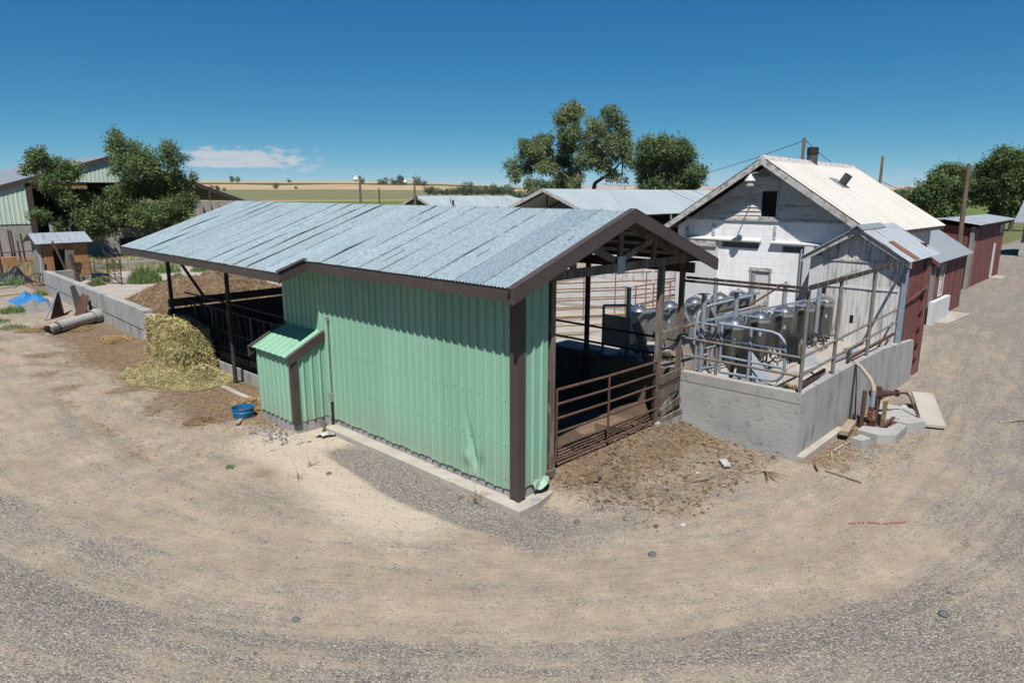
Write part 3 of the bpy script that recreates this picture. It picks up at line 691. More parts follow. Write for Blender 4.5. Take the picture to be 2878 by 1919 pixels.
# ------------------------------------------------------------------ pipe railing on the wall
rl=thing('pipe_railing',(5.05,-2.42,1.3),'tall weathered pipe railing with a heavy top rail standing on the concrete wall','railing')
for i,(x,y,z1) in enumerate(((5.02,-2.45,3.28),(6.78,-2.43,3.24),(8.93,-2.43,3.24))):
    b=MB(); b.tube([(x,y,1.25),(x,y,z1)],.038 if i else .036,10); b.build('upright','oldpipe',rl)
b=MB(); pipes(b,[((5.02,-.05,2.01),(5.02,-2.45,1.99)),((5.02,-.05,1.65),(5.02,-2.45,1.64))],.026); b.build('front_rails','oldpipe',rl)
b=MB(); pipes(b,[((5.02,-2.45,2.01),(11.25,-2.4,2.13)),((5.02,-2.45,1.65),(11.2,-2.4,1.80))],.026); b.build('side_rails','oldpipe',rl)
b=MB(); b.bar((5.01,.0,3.27),(5.01,-2.5,3.28),.03,.05); b.bar((4.955,.0,3.205),(4.955,-2.5,3.215),.045,.045); b.build('top_rail','darkrail',rl)
b=MB(); b.bar((5.02,-2.46,3.29),(11.3,-2.42,3.29),.045,.085); b.build('top_rail','darkrail',rl)
b=MB()
for k in range(12): x=5.3+k*.5; b.tube([(x,-2.495,3.36),(x+.02,-2.495,3.20)],.006,5)
for k in range(7): y=-.2-k*.34; b.tube([(4.925,y,3.31),(4.925,y,3.17)],.006,5)
b.build('wire_ties','galv',rl)
b=MB(); b.tube([(5.1,-2.35,3.18),(6.6,-2.0,3.13),(8.2,-1.9,3.14),(9.5,-1.9,3.2)],.008,5); b.build('slack_wire','oldpipe',rl)
b=MB(); b.bar((5.15,-2.40,1.42),(6.6,-2.33,1.43),.05,.09); b.bar((7.8,-2.38,1.45),(11.2,-2.38,1.50),.05,.06); b.build('channel','rust',rl)
# ------------------------------------------------------------------ raised milking floor
FZ=1.06
b=MB(); b.box(5.141,12.45,-2.319,-.62,-.2,FZ); b.box(5.141,12.45,1.75,4.4,-.2,FZ-.02); b.box(5.141,12.45,-.619,1.749,-.2,.25)
struct(b,'milking_floor','concpale')
b=MB(); b.box(5.141,20.6,4.401,14.0,-.2,.5); b.box(12.451,20.6,1.6,4.4,-.2,.5); struct(b,'yard_slab','concpale')
RX=[6.54,7.66,8.80,9.93,11.05]; RY=[-.36,-.44,-.53,-.61,-.70]
LX=[6.43,7.55,8.57,9.68,10.6]; LY=[2.03,1.86,1.72,1.58,1.5]
def hopper(loc,label,face,group):
    x,y=loc; h=thing('feed_hopper',(x,y,1.38),label,'feed hopper',group)
    b=MB(); r=.225
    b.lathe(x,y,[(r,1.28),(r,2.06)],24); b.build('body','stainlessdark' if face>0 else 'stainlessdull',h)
    b=MB(); b.lathe(x,y,[(r+.012,2.035),(r+.014,2.12),(r+.002,2.16)],24); b.build('band','stainlessdull',h)
    b=MB(); b.lathe(x,y,[(r+.022,2.135),(r+.022,2.16),(r*.93,2.20),(r*.72,2.245),(r*.4,2.28),(.03,2.292),(.026,2.31),(.001,2.315)],28); dl=b.build('dome_lid','stainless',h)
    b=MB(); b.lathe(x,y,[(.0,2.312),(.022,2.312),(.024,2.33),(.0,2.336)],10); b.build('lid_knob','galv',dl)
    b=MB(); b.lathe(x,y,[(r-.001,1.28),(.13,1.18),(.06,1.08)],16); b.build('funnel','stainlessdull',h)
    s=-face
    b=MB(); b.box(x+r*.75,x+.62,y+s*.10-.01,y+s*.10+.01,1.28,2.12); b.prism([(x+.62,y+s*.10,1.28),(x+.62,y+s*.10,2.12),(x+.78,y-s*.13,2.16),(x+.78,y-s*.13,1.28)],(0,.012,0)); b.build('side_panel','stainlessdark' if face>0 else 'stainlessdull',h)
    a=math.atan2(-.55,-.83); b=MB()
    px,py=x+(r+.004)*math.cos(a),y+(r+.004)*math.sin(a); ta=(-math.sin(a),math.cos(a))
    b.prism([(px+ta[0]*.03*math.cos(q),py+ta[1]*.03*math.cos(q),1.80+.055*math.sin(q)) for q in [i*math.pi/6 for i in range(12)]],(.006*math.cos(a),.006*math.sin(a),0)); b.build('sight_oval','galvsheet',h)
    return h
ordr=['nearest','second','third','fourth','last']
for i in range(5):
    hopper((RX[i],RY[i]),['domed stainless feed hopper right behind the curved blue gate','domed stainless feed hopper second from the left in the front row','domed stainless feed hopper in the middle of the front row','domed stainless feed hopper above the far grey splash guard','domed stainless feed hopper at the end of the front row, against the peeling white gable'][i],1,'stainless domed hoppers along the milking pit')
for i in range(5):
    hopper((LX[i],LY[i]),['stainless domed hopper at the left end of the rear row, beside the boxed end panel','stainless domed hopper second from the left in the rear row','stainless domed hopper in the middle of the rear row','stainless domed hopper fourth in the rear row, behind a tall capped post','stainless domed hopper at the far end of the rear row, near the barn door'][i],-1,'stainless domed hoppers along the milking pit')
# front and rear rump rails / sheet line
fr=thing('stall_frame',(8.6,1.6,1.06),'long stainless sheet stall front with an angle rail in front of the rear hoppers','stall frame')
def ly(x): return 2.03-.53*(x-6.43)/4.17-.27
b=MB(); b.bar((5.75,ly(5.75),2.16),(11.2,ly(11.2),2.16),.05,.05); b.bar((5.95,ly(5.95)+.1,2.12),(11.2,ly(11.2)+.1,2.12),.03,.03); b.build('angle_rail','galv',fr)
for k in range(5):
    xa=5.78+k*1.08; b=MB()
    def fn(u,v,xa=xa):
        x=xa+.98*u; return (x,ly(x)+.02+.10*math.sin(u*math.pi),1.42+.71*v)
    b.grid(fn,10,4); b.build('sheet','stainlessdull',fr,smooth=True)
b=MB(); b.box(5.72,5.77,ly(5.7)-.03,ly(5.7)+.02,FZ,2.26); b.box(5.72,5.76,2.55,2.6,1.12,2.30); b.build('end_upright','bluegalv',fr)
b=MB(); b.tube([(5.74,2.58,2.30),(5.9,2.2,2.33),(6.1,1.95,2.34)],.03,8); b.build('end_hoop','bluegalv',fr)
b=MB(); b.box(5.74,5.752,1.80,2.55,1.36,2.1); b.build('end_sheet','stainlessdull',fr)
fr2=thing('stall_frame',(8.6,-.5,1.06),'pipe and sheet stall front carrying the front row of hoppers','stall frame')
def ry(x): return -.36-.34*(x-6.54)/4.51
b=MB(); b.bar((5.62,-.02,2.26),(11.3,ry(11.3)+.22,2.20),.04,.05); b.build('angle_rail','bluegalv',fr2)
b=MB()
for x in RX: b.bar((x-.42,ry(x-.42)+.2,2.22),(x-.30,ry(x)-.14,2.20),.035,.035); b.bar((x-.42,ry(x)-.18,2.18),(x-.2,ry(x)-.05,2.2),.03,.03)
b.build('bracket','bluegalv',fr2)
for z,dy in ((1.22,.16),(1.62,.22)):
    b=MB(); b.tube([(5.7,-.05+dy*.3,z),(8.5,ry(8.5)+dy,z),(11.2,ry(11.2)+dy,z+.02)],.026,8); b.build('rail','bluegalv' if z<1.5 else 'galv',fr2)
for x in (7.12,8.25,9.4,10.5):
    b=MB(); b.tube([(x,ry(x)+.06,FZ-.5),(x,ry(x)+.04,2.20)],.022,7); b.build('upright','bluegalv',fr2)
    b=MB(); b.tube([(x-.3,ry(x)-.30,1.16),(x-.1,ry(x)-.36,1.24),(x+.1,ry(x)-.30,1.18),(x+.2,ry(x)-.1,1.3)],.022,7); b.build('bent_tube','stainless',fr2)
for x in (6.5,7.6,8.7,9.8):
    b=MB(); b.tube([(x,ly(x)-.16,2.02),(x+.06,ly(x)-.30,1.75),(x+.16,ly(x)-.24,1.45),(x+.2,ly(x)-.30,1.15)],.04,8); b.build('support_arm','galv',fr)
    b=MB(); b.tube([(x-.25,ly(x)-.42,1.80),(x+.35,ly(x)-.62,1.58)],.012,5); b.build('link_rod','galvsheet',fr)
# milk and vacuum lines
def line(label,pts,r,mat,name='milk_line'):
    b=MB(); b.tube(pts,r,8); return single(b,name,mat,label,'pipe')
line('rusty pipe running along the pit below the rear hoppers',[(5.7,1.1,1.78),(7.2,1.12,1.79),(9.0,1.05,1.80),(11.2,.95,1.82)],.032,'rustpanel')
line('grey pipe low along the pit under the rear row',[(5.8,1.35,1.30),(7.5,1.3,1.31),(9.0,1.25,1.32)],.032,'galv')
line('pale pipe lying at the edge of the pit behind the plank gate',[(5.5,.95,1.10),(6.3,.75,1.14),(7.2,.55,1.18)],.035,'galv')
line('brown pipe sloping up towards the white shed door',[(8.2,.9,2.02),(9.6,.7,2.05),(11.3,.45,2.52)],.028,'rust')
# tall capped steel posts
tall=[((5.9,1.98),2.78,1,'tall steel post with a square cap at the left end of the rear stall row'),((6.85,1.74),2.76,0,'tall steel post half hidden behind the timber post in the rear row'),
      ((5.62,-.10),2.86,1,'tall steel post with a square cap just behind the front concrete wall'),((7.05,-.14),2.78,1,'tall steel post with a square cap above the first two front hoppers'),
      ((8.85,1.3),2.80,0,'thick steel post without a cap in the middle of the rear row'),((10.35,.99),2.80,0,'tall steel post standing in front of the barn door'),
      ((9.1,-.4),2.76,1,'tall steel post under the middle of the front top rail'),((10.35,-.78),2.60,0,'tall steel post in front of the small window of the white shed')]
for (x,y),z1,cap,lab in tall:
    p=thing('steel_post',(x,y,FZ),lab,'post','tall steel posts in the milking parlour')
    b=MB(); b.tube([(x,y,.3),(x,y,z1)],.055,12); b.build('shaft','galv',p)
    if cap: b=MB(); b.box(x-.13,x+.09,y-.09,y+.11,z1+.001,z1+.014); b.build('cap_plate','galvsheet',p)
ps=thing('plank_prop',(5.95,1.75,FZ),'broad grey plank leaning on the first tall post of the rear row','plank')
b=MB(); b.bar((6.05,1.45,1.0),(5.95,1.8,1.95),.04,.26,(1,0,0)); b.build('plank','wood',ps)
# curved swing gates
bgt=thing('swing_gate',(5.62,-1.2,1.06),'blue grey pipe gate with rounded corners ajar at the entry of the front row','gate')
GX=5.62
b=MB(); pts=[(GX,-.46,2.29),(GX,-1.6,2.27)]+[(GX,-1.6-.28*math.sin(q),1.99+.28*math.cos(q)) for q in (R(30),R(60),R(90))]+[(GX,-1.9,1.55)]+[(GX,-1.66-.24*math.cos(q),1.54-.26*math.sin(q)) for q in (R(30),R(60),R(90))]+[(GX,-.55,1.26)]
b.tube(pts,.03,10); b.build('frame','bluegalv',bgt)
for z in (1.95,1.58):
    b=MB(); b.tube([(GX,-.52,z+.02),(GX,-1.89,z)],.026,8); b.build('rail','bluegalv',bgt)
for y,z0 in ((-.55,1.24),(-1.18,1.02)):
    b=MB(); b.tube([(GX-.02,y,z0),(GX-.02,y,2.28)],.03,8); b.build('upright','bluegalv',bgt)
hfm=thing('hinge_frame',(5.62,-.2,1.0),'pale square pipe frame beside the hinge of the blue gate','frame')
b=MB(); b.tube([(5.62,.02,.9),(5.62,.02,2.24)],.028,8); b.tube([(5.62,.02,2.24),(5.62,-.44,2.24)],.025,8); b.tube([(5.62,.02,1.2),(5.62,-.44,1.35)],.03,8); b.build('frame','bluegalv',hfm)
b=MB(); b.tube([(5.62,-.46,.3),(5.62,-.46,2.36)],.034,8); b.build('hinge_post','oldpipe',hfm)
cg=thing('curved_rail',(8.0,.9,1.06),'blue grey curved guide rail between two posts of the rear row','guide rail')
b=MB(); b.tube([(7.3,.98,1.35),(7.4,1.0,1.9),(7.46,.98,2.1),(7.65,.93,2.22),(7.9,.88,2.25),(9.4,.6,2.34)],.036,10); b.build('curved_tube','bluegalv',cg)
b=MB(); b.tube([(8.2,.7,1.98),(9.9,.55,2.05)],.034,8); b.build('lower_tube','bluegalv',cg)
# splash guards
for i,(x,y) in enumerate(((6.35,-1.02),(8.35,-1.3))):
    sg=thing('splash_guard',(x,y,FZ),['bent triangular sheet metal guard with a slot, behind the blue gate','bent triangular sheet metal guard with a slot, under the fourth front hopper'][i],'splash guard','sheet metal splash guards on the milking floor')
    a=Vector((x-.28,y+.30,FZ)); bb=Vector((x+.22,y-.28,FZ)); tp=Vector((x-.02,y+.12,FZ+.58)); c=Vector((x-.42,y-.12,FZ))
    b=MB(); b.add([bb,a+Vector((.3,.0,0)),tp,bb+Vector((.012,.012,0)),a+Vector((.312,.012,0)),tp+Vector((.012,.012,0))],[(0,1,2),(5,4,3),(0,2,5,3),(2,1,4,5),(0,3,4,1)]); b.build('back_sheet','stainlessdull',sg)
    b=MB(); b.add([c,bb,tp,c+Vector((.01,.01,0)),bb+Vector((.01,.01,0)),tp+Vector((.01,.01,0))],[(0,1,2),(5,4,3),(0,2,5,3),(2,1,4,5),(0,3,4,1)]); b.build('front_sheet','galvsheet',sg)
    b=MB(); mid=(c+bb+tp)/3+Vector((.02,0,-.04)); nrm=(bb-c).cross(tp-c).normalized(); 
    if nrm.y>0: nrm=-nrm
    u=(bb-c).normalized(); vv=(tp-(c+bb)/2).normalized(); mid=mid+nrm*.004
    b.prism([mid-u*.022-vv*.09,mid+u*.022-vv*.09,mid+u*.022+vv*.09,mid-u*.022+vv*.09],nrm*.004); b.build('slot','hole',sg)
    b=MB(); b.box(x-.05,x+.55,y+.18,y+.42,FZ+.05,FZ+.62); b.build('control_box','black',sg)
for pts,lab,r in (([(5.35,-.75,FZ+.05),(5.55,-1.05,FZ+.04),(5.66,-1.32,FZ+.04)],'short galvanized pipe on the slab below the blue gate',.05),([(8.9,-1.75,FZ+.06),(10.3,-1.85,FZ+.06)],'grey pipe lying on the floor in front of the white gable',.06)):
    b=MB(); b.tube(pts,r,10); single(b,'loose_pipe','galv',lab,'pipe')
b=MB(); b.tube([(5.7,-1.35,FZ+.02),(5.45,-2.0,FZ+.02)],.012,6); single(b,'iron_rod','rust','thin rusty rod lying on the slab behind the front wall','rod')
# tangled milking hoses behind the front row
b=MB(); rh=random.Random(4)
for k in range(26):
    x=6.2+rh.random()*4.2; y=ry(x)-.28-.2*rh.random(); z=1.2+.25*rh.random()
    pts=[(x,y,z)]
    for q in range(4): x+=rh.uniform(-.18,.22); y+=rh.uniform(-.15,.12); z+=rh.uniform(-.14,.10); pts.append((x,y,max(FZ+.03,z)))
    b.tube(pts,.018,6)
single(b,'milking_hoses','black','tangle of dark rubber milking hoses under the front row of hoppers','hoses')
# weeds growing through the floor
def blades(b,x,y,z,n,h,sp,cols,wd=.012,rn=random):
    for k in range(n):
        a=rn.uniform(0,6.28); r=sp*math.sqrt(rn.random()); px,py=x+r*math.cos(a),y+r*math.sin(a)
        hh=h*rn.uniform(.5,1.1)*(1.05-.75*(r/sp)**2); le=rn.uniform(.05,.45)*hh; a2=rn.uniform(0,6.28); dx,dy=math.cos(a2)*le,math.sin(a2)*le
        tx,ty=-math.sin(a2)*wd,math.cos(a2)*wd
        b.add([(px-tx,py-ty,z),(px+tx,py+ty,z),(px+dx*.5+tx*.7,py+dy*.5+ty*.7,z+hh*.6),(px+dx*.5-tx*.7,py+dy*.5-ty*.7,z+hh*.6),(px+dx,py+dy,z+hh)],[(0,1,2,3),(3,2,4)],rn.choice(cols))
DRY=[(.36,.25,.10),(.42,.30,.14),(.30,.19,.08),(.46,.36,.2)]
GRN=[(.06,.12,.03),(.09,.15,.04),(.05,.10,.03),(.12,.17,.06)]
rw_=random.Random(21)
for x,y,h,lab,cl in ((5.75,-2.05,.24,'tuft of dry golden grass growing by the corner of the concrete walls',DRY),(5.6,1.9,.28,'dry weeds behind the pen wall at the left end of the stalls',DRY+GRN),(6.6,1.5,.22,'sparse green weeds at the pit edge behind the timber posts',GRN+DRY),(5.4,.2,.25,'dry golden weeds at the foot of the capped post behind the front wall',DRY)):
    b=MB(); blades(b,x,y,FZ-.02,260,h,.42,cl,rn=rw_); tag(b.build('weed_clump','hay',color=True,smooth=False),lab,'weeds')
b=MB(); blades(b,5.62,-1.95,FZ,60,.3,.14,GRN,.02,rw_); tag(b.build('weed_clump','hay',color=True,smooth=False),'small leafy green weed in the dry grass at the wall corner','weeds')
# ------------------------------------------------------------------ rusty corral panels behind
def panel(p,q,z,h,n,mat,label,ups=4,hoop=False):
    c=((p[0]+q[0])/2,(p[1]+q[1])/2,z); g=thing('corral_panel',c,label,'corral panel','rusty corral panels behind the milking parlour')
    P=Vector((*p,z)); Q=Vector((*q,z))
    for k in range(n):
        zz=h-(h-.12)*k/(n-1); b=MB(); b.tube([P+Vector((0,0,zz)),Q+Vector((0,0,zz))],.024,7); b.build('rail',mat,g)
    for k in range(ups):
        u=.04+.92*k/(ups-1); a=P.lerp(Q,u); b=MB(); b.tube([a+Vector((0,0,.03)),a+Vector((0,0,h))],.022,7); b.build('upright',mat,g)
    return g
panel((7.0,7.15),(10.4,4.95),.5,1.55,6,'greenpanel','faded green and rust corral panel seen under the shed roof, nearest of the panels')
panel((10.5,4.9),(13.4,4.62),.5,1.55,6,'rustpanel','rusty corral panel ending against the left side of the white barn',4)
panel((9.2,8.9),(13.6,6.2),.5,1.65,6,'rustpanel','rust red corral panel in the back row on the left, seen through the shed opening',5)
panel((13.7,6.15),(17.5,5.0),.5,1.65,6,'rustpanel','rust red corral panel in the back row, in front of the whitewashed board wall',4)
wl=thing('board_wall',(20.8,11,.5),'low whitewashed board wall with peeling paint behind the corral panels','wall')
b=MB(); rb_=random.Random(8); y=8.0
while y<14.2:
    ww=rb_.uniform(.16,.22); b.box(20.75+rb_.uniform(-.01,.01),20.80,y,y+ww-.012,.45,1.85+rb_.uniform(-.03,.03)); y+=ww
b.build('boards','greyboards',wl); b=MB(); b.box(20.81,20.9,8,14.2,.4,1.8); b.build('backing','darkwood',wl)
b=MB(); b.prism([(14,7.6,.504),(20.6,8.4,.504),(20.6,13.9,.504),(12.6,13.9,.504)],(0,0,.12)); single(b,'concrete_apron','conc','smooth grey concrete apron behind the rusty panels','concrete slab')
# ------------------------------------------------------------------ white barn
BX=12.5
barn=thing('white_barn',(BX,1.75,.5),'old white block barn with peeling gable siding and a bright white metal roof','barn')
BZ=5.91; BYR=1.72; BS=.647
def bz(y): return BZ-BS*abs(y-BYR)
holes=[(1.86,3.05,3.28,3.46),(.42,1.15,3.24,3.41),(1.45,2.02,.8,2.62)]
b=MB()
for y0,y1,z0,z1 in rects(-1.1,4.6,.2,4.14,holes):
    # clip below the roof line
    zz=lambda y:min(z1,bz(y)-.16)
    ys=[y0,y1]+[k for k in (-.96,4.4,BYR-(BZ-.16-z1)/BS,BYR+(BZ-.16-z1)/BS) if y0<k<y1]; ys.sort()
    pts=[(BX,y0,z0),(BX,y1,z0)]+[(BX,yy,max(z0+.01,zz(yy))) for yy in reversed(ys)]
    b.prism(pts,(.18,0,0))
b.build('block_wall','block',barn)
b=MB(); b.box(BX+.14,BX+.17,1.8,3.1,3.2,3.5); b.box(BX+.14,BX+.17,.38,1.2,3.2,3.45); b.build('recess','greywood',barn)
b=MB(); y=1.47
while y<2.0: b.box(BX+.02,BX+.05,y,y+.085,.8,2.60); y+=.092
dr=b.build('door','greyboards',barn); b=MB(); b.box(BX-.03,BX+.05,1.38,2.09,2.62,2.73); b.box(BX-.02,BX+.04,1.40,1.45,.8,2.62); b.box(BX-.02,BX+.04,2.02,2.07,.8,2.62); b.build('door_frame','fadedtrim',dr)
b=MB(); rs=random.Random(6); z=4.15; 
while z<5.75:
    z1=z+.118; zm=z1
    half=(BZ-.17-z)/BS; 
    segs=[(max(-1.1,BYR-half),min(4.6,BYR+half))]
    if z1>4.24 and z<4.93: segs=[(segs[0][0],1.40),(1.86,segs[0][1])]
    for a,c in segs:
        if c-a<.1: continue
        # break into board lengths
        y=a
        while y<c-.02:
            e=min(c,y+rs.uniform(1.2,3.0)); j=rs.uniform(-.005,.005)
            if c-e<.25: e=c
            ya=y; yb=e-.006; sl=.128/BS
            ta=ya+sl if ya<=segs[0][0]+.001 and ya>-1.09 else ya; tb=yb-sl if e>=segs[-1][1]-.001 and e<4.59 else yb
            b.add([(BX-.035+j,ya,z),(BX-.035+j,yb,z),(BX-.006+j,tb,z1+.01),(BX-.006+j,ta,z1+.01),(BX+.02,ya,z),(BX+.02,yb,z),(BX+.02,tb,z1+.01),(BX+.02,ta,z1+.01)],[(0,1,2,3),(7,6,5,4),(0,4,5,1),(3,2,6,7),(0,3,7,4),(1,5,6,2)]); y=e
    z+=.118
b.build('gable_siding','siding',barn)
b=MB(); b.prism([(BX+.021,-.9,4.14),(BX+.021,4.35,4.14),(BX+.021,BYR,BZ-.18)],(.05,0,0)); b.build('gable_backing','darkwood',barn)
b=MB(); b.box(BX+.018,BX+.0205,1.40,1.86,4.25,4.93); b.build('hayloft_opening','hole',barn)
b=MB(); b.box(BX-.045,BX-.0,1.355,1.40,4.2,5.62); b.box(BX-.05,BX,1.34,1.92,4.16,4.235); b.box(BX-.045,BX-.0,1.30,2.2,5.38,5.5); b.build('opening_trim','fadedtrim',barn)
b=MB(); b.box(BX-.05,BX-.002,-1.0,4.3,4.10,4.165); b.build('water_table','fadedtrim',barn)
b=MB(); b.prism([(BX,1.78,3.60),(BX-.13,1.78,3.53),(BX-.13,1.78,3.49),(BX,1.78,3.47)],(0,2.45,0)); b.build('canopy','white',barn)
b=MB(); b.prism([(BX,.05,3.55),(BX-.12,.05,3.51),(BX-.12,.05,3.47),(BX,.05,3.45)],(0,1.42,0)); b.build('canopy','white',barn)
b=MB(); b.box(BX-.12,BX-.002,3.18,4.18,3.28,3.45); b.build('canopy_box','fadedtrim',barn)
b=MB(); b.box(BX-.06,BX-.002,3.14,4.55,.5,3.27); b.build('pilaster','white',barn)
b=MB(); b.box(BX-.17,BX-.002,.20,.44,.5,3.44); b.build('pilaster','white',barn)
b=MB(); b.tube([(BX-.06,.55,.9),(BX-.06,.55,3.36)],.03,8); b.build('downpipe','bluegalv',barn)
for y0,y1,z0,z1 in ((3.30,3.38,3.62,3.98),(1.36,1.43,3.58,3.98),(4.22,4.32,3.5,3.85)):
    b=MB(); b.box(BX-.035,BX-.001,y0,y1,z0,z1); b.build('wall_cleat','fadedtrim',barn)
b=MB(); b.box(BX+.181,19.4,-1.1,-.95,0,3.9); b.box(BX+.181,19.4,4.45,4.6,0,3.9); b.box(19.25,19.4,-.949,4.449,0,3.9); b.prism([(19.4,-.9,3.9),(19.4,4.4,3.9),(19.4,BYR,BZ-.2)],(-.1,0,0)); b.build('outer_wall','white',barn)
b=MB()
def fn(u,v):
    x=11.98+7.72*u; y=BYR-3.17*v; zz=BZ-BS*3.17*v+.03-.10*u*(1-.4*v)
    p=(x/.23)%1; zz+=.022*(1-S(abs(p-.5),.05,.12))
    return (x,y,zz)
b.grid(fn,560,3); 
def fn(u,v):
    x=11.98+7.72*u; y=BYR+3.17*v; zz=BZ-BS*3.17*v+.03-.10*u
    return (x,y,zz)
b.grid(fn,20,2); broof=b.build('roof','whiteroof',barn,smooth=False)
b=MB(); b.prism([(11.99,BYR,BZ+.0),(11.99,BYR-3.17,BZ-BS*3.17+.0),(11.99,BYR-3.17,BZ-BS*3.17-.06),(11.99,BYR,BZ-.06)],(7.5,0,-.08)); b.prism([(11.99,BYR,BZ+.0),(11.99,BYR+3.17,BZ-BS*3.17+.0),(11.99,BYR+3.17,BZ-BS*3.17-.06),(11.99,BYR,BZ-.06)],(7.5,0,-.08)); b.build('roof_deck','darkwood',broof)
b=MB(); b.prism([(11.95,BYR,BZ-.01),(11.95,BYR-3.2,BZ-BS*3.2-.01),(11.95,BYR-3.2,BZ-BS*3.2-.19),(11.95,BYR,BZ-.20)],(.035,0,0)); b.prism([(11.95,BYR+.001,BZ-.01),(11.95,BYR+3.2,BZ-BS*3.2-.01),(11.95,BYR+3.2,BZ-BS*3.2-.19),(11.95,BYR+.001,BZ-.20)],(.035,0,0)); BARGE=b.build('bargeboard','fadedtrim',barn)
b=MB(); b.prism([(11.96,BYR-.16,BZ-.06),(11.96,BYR,BZ+.075),(11.96,BYR+.16,BZ-.06)],(7.74,0,-.10)); rc=b.build('ridge_cap','fadedtrim',broof)
# vents on the roof
v=thing('roof_vent',(15.7,1.72,5.85),'small dark ribbed ventilator standing on the barn ridge beside a pole','roof vent')
b=MB(); b.lathe(15.7,1.72,[(.175,5.72),(.16,6.12)],20); b.build('drum','ventmetal',v)
b=MB(); b.lathe(15.7,1.72,[(.162,6.122),(.175,6.13),(.175,6.33),(.15,6.35),(.14,6.2)],20); b.build('cap','black',v)
v=thing('roof_stack',(15.2,.6,5.1),'short dark pipe stack leaning out of the white roof slope','roof stack')
nn=Vector((0,-.543,.84)); p=Vector((15.2,.6,5.12)); b=MB(); b.tube([p,p+nn*.40],.125,16,cap=False); b.tube([p+nn*.40,p+nn*.1],.11,16,cap=False); b.build('stack','ventmetal',v)
b=MB(); b.prism([(14.95,.88,5.37),(15.55,.88,5.35),(15.55,.42,5.06),(14.95,.42,5.08)],(0,-.01,.016)); b.build('flashing','greyroof',v)
lp=thing('yard_lamp',(12.3,1.9,5.3),'round yard lamp on a bent arm under the barn gable peak','lamp')
b=MB(); b.tube([(12.46,1.84,5.44),(12.0,1.84,5.50),(11.75,1.86,5.47),(11.62,1.86,5.44)],.02,8); b.build('arm','galv',lp)
b=MB(); b.lathe(11.6,1.86,[(.03,5.46),(.05,5.40),(.08,5.37),(.15,5.28),(.155,5.26),(.12,5.26)],18); b.build('shade','lampwhite',lp)
b=MB(); b.lathe(11.6,1.86,[(.115,5.27),(.115,5.12),(.09,5.11),(.0,5.11)],16); b.build('globe','glass',lp)
b=MB(); b.box(12.40,12.46,1.78,1.90,5.36,5.5); b.tube([(12.43,1.82,5.56),(12.43,1.82,5.66)],.05,8); b.build('bracket','galv',lp)
# ------------------------------------------------------------------ small red and white shed in front of the barn
SX=11.45
rs_=thing('red_white_shed',(SX,-1.25,.5),'small gabled shed with a peeling white front, red side and rust streaked roof','shed')
SA=4.10; SY=-1.27; SSL=.62
b=MB(); rb_=random.Random(9); y=-2.36
while y<-.12:
    ww=rb_.uniform(.095,.125); ym=y+ww/2; zt=SA-.12-SSL*abs(ym-SY)
    xo=rb_.uniform(-.006,.006)
    b.box(SX+xo,SX+.03,y,min(y+ww-.007,-.12),.72+.05*rb_.random(),min(zt,2.98) if False else zt); y+=ww
b.build('front_boards','greyboards',rs_)
b=MB(); b.prism([(SX+.031,-2.36,.5),(SX+.031,-.13,.5),(SX+.031,-.13,SA-.13-SSL*1.14),(SX+.031,SY,SA-.14),(SX+.031,-2.36,SA-.13-SSL*1.09)],(.05,0,0)); b.build('backing','darkwood',rs_)
b=MB(); b.box(SX-.03,SX-.006,-2.34,-.14,3.19,3.235); b.build('cross_board','fadedtrim',rs_)
b=MB(); b.box(SX-.028,SX-.006,-2.3,-.2,2.51,2.56); b.build('cross_board','white',rs_)
b=MB(); b.box(SX-.02,SX-.006,SY-.03,SY+.05,3.236,3.88); b.build('batten','greyboards',rs_)
b=MB(); b.box(SX-.05,SX-.0065,-.42,-.1,.7,3.3); b.build('corner_board','white',rs_)
b=MB(); b.box(SX-.055,SX+.03,-2.48,-2.37,.7,3.32); b.build('corner_post','bluegalv',rs_)
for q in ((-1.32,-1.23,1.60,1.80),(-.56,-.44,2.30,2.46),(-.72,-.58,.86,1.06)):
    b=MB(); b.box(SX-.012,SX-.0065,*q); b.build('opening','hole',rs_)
b=MB(); rb_=random.Random(12); x=SX+.04
while x<13.72:
    ww=rb_.uniform(.12,.2); b.box(x,x+ww-.006,-2.385+rb_.uniform(-.008,.004),-2.34,-.1,3.30); x+=ww
b.build('side_boards','redwood',rs_)
b=MB(); b.box(SX+.1,13.85,-2.33,-2.28,-.1,3.3); b.box(13.8,13.85,-2.27,-1.1,0,3.6); b.build('side_backing','darkwood',rs_)
b=MB(); b.box(13.3,13.86,-2.44,-2.39,0.0,3.2); dlf=b.build('door_leaf','redwood',rs_)
for z in (3.0,2.2,1.75,1.3,.85,.45):
    b=MB(); b.box(13.24,13.4,-2.47,-2.442,z,z+.07); b.build('hinge','black',dlf)
b=MB(); b.tube([(11.75,-2.45,2.25),(13.5,-2.49,2.48)],.02,6); b.build('bar','redwood',rs_)
def sroof(x,y,rib=.1): 
    return SA-SSL*abs(y-SY)+.012*math.cos(2*math.pi*x/rib)
b=MB(); b.grid(lambda u,v:(11.15+3.1*u,SY-1.29*v,sroof(11.15+3.1*u,SY-1.29*v)),320,3); b.build('roof','rustroof',rs_,smooth=True)
b=MB(); b.grid(lambda u,v:(11.15+1.25*u,SY+1.32*v,sroof(11.15+1.25*u,SY+1.32*v)),100,3); b.build('roof','rustroof',rs_,smooth=True)
b=MB(); b.grid(lambda u,v:(11.62+.42*u,SY-.62-.66*v,sroof(0,SY-.62-.66*v,1e9)+.012),4,3); b.build('rusted_sheet','rustsheet',rs_)
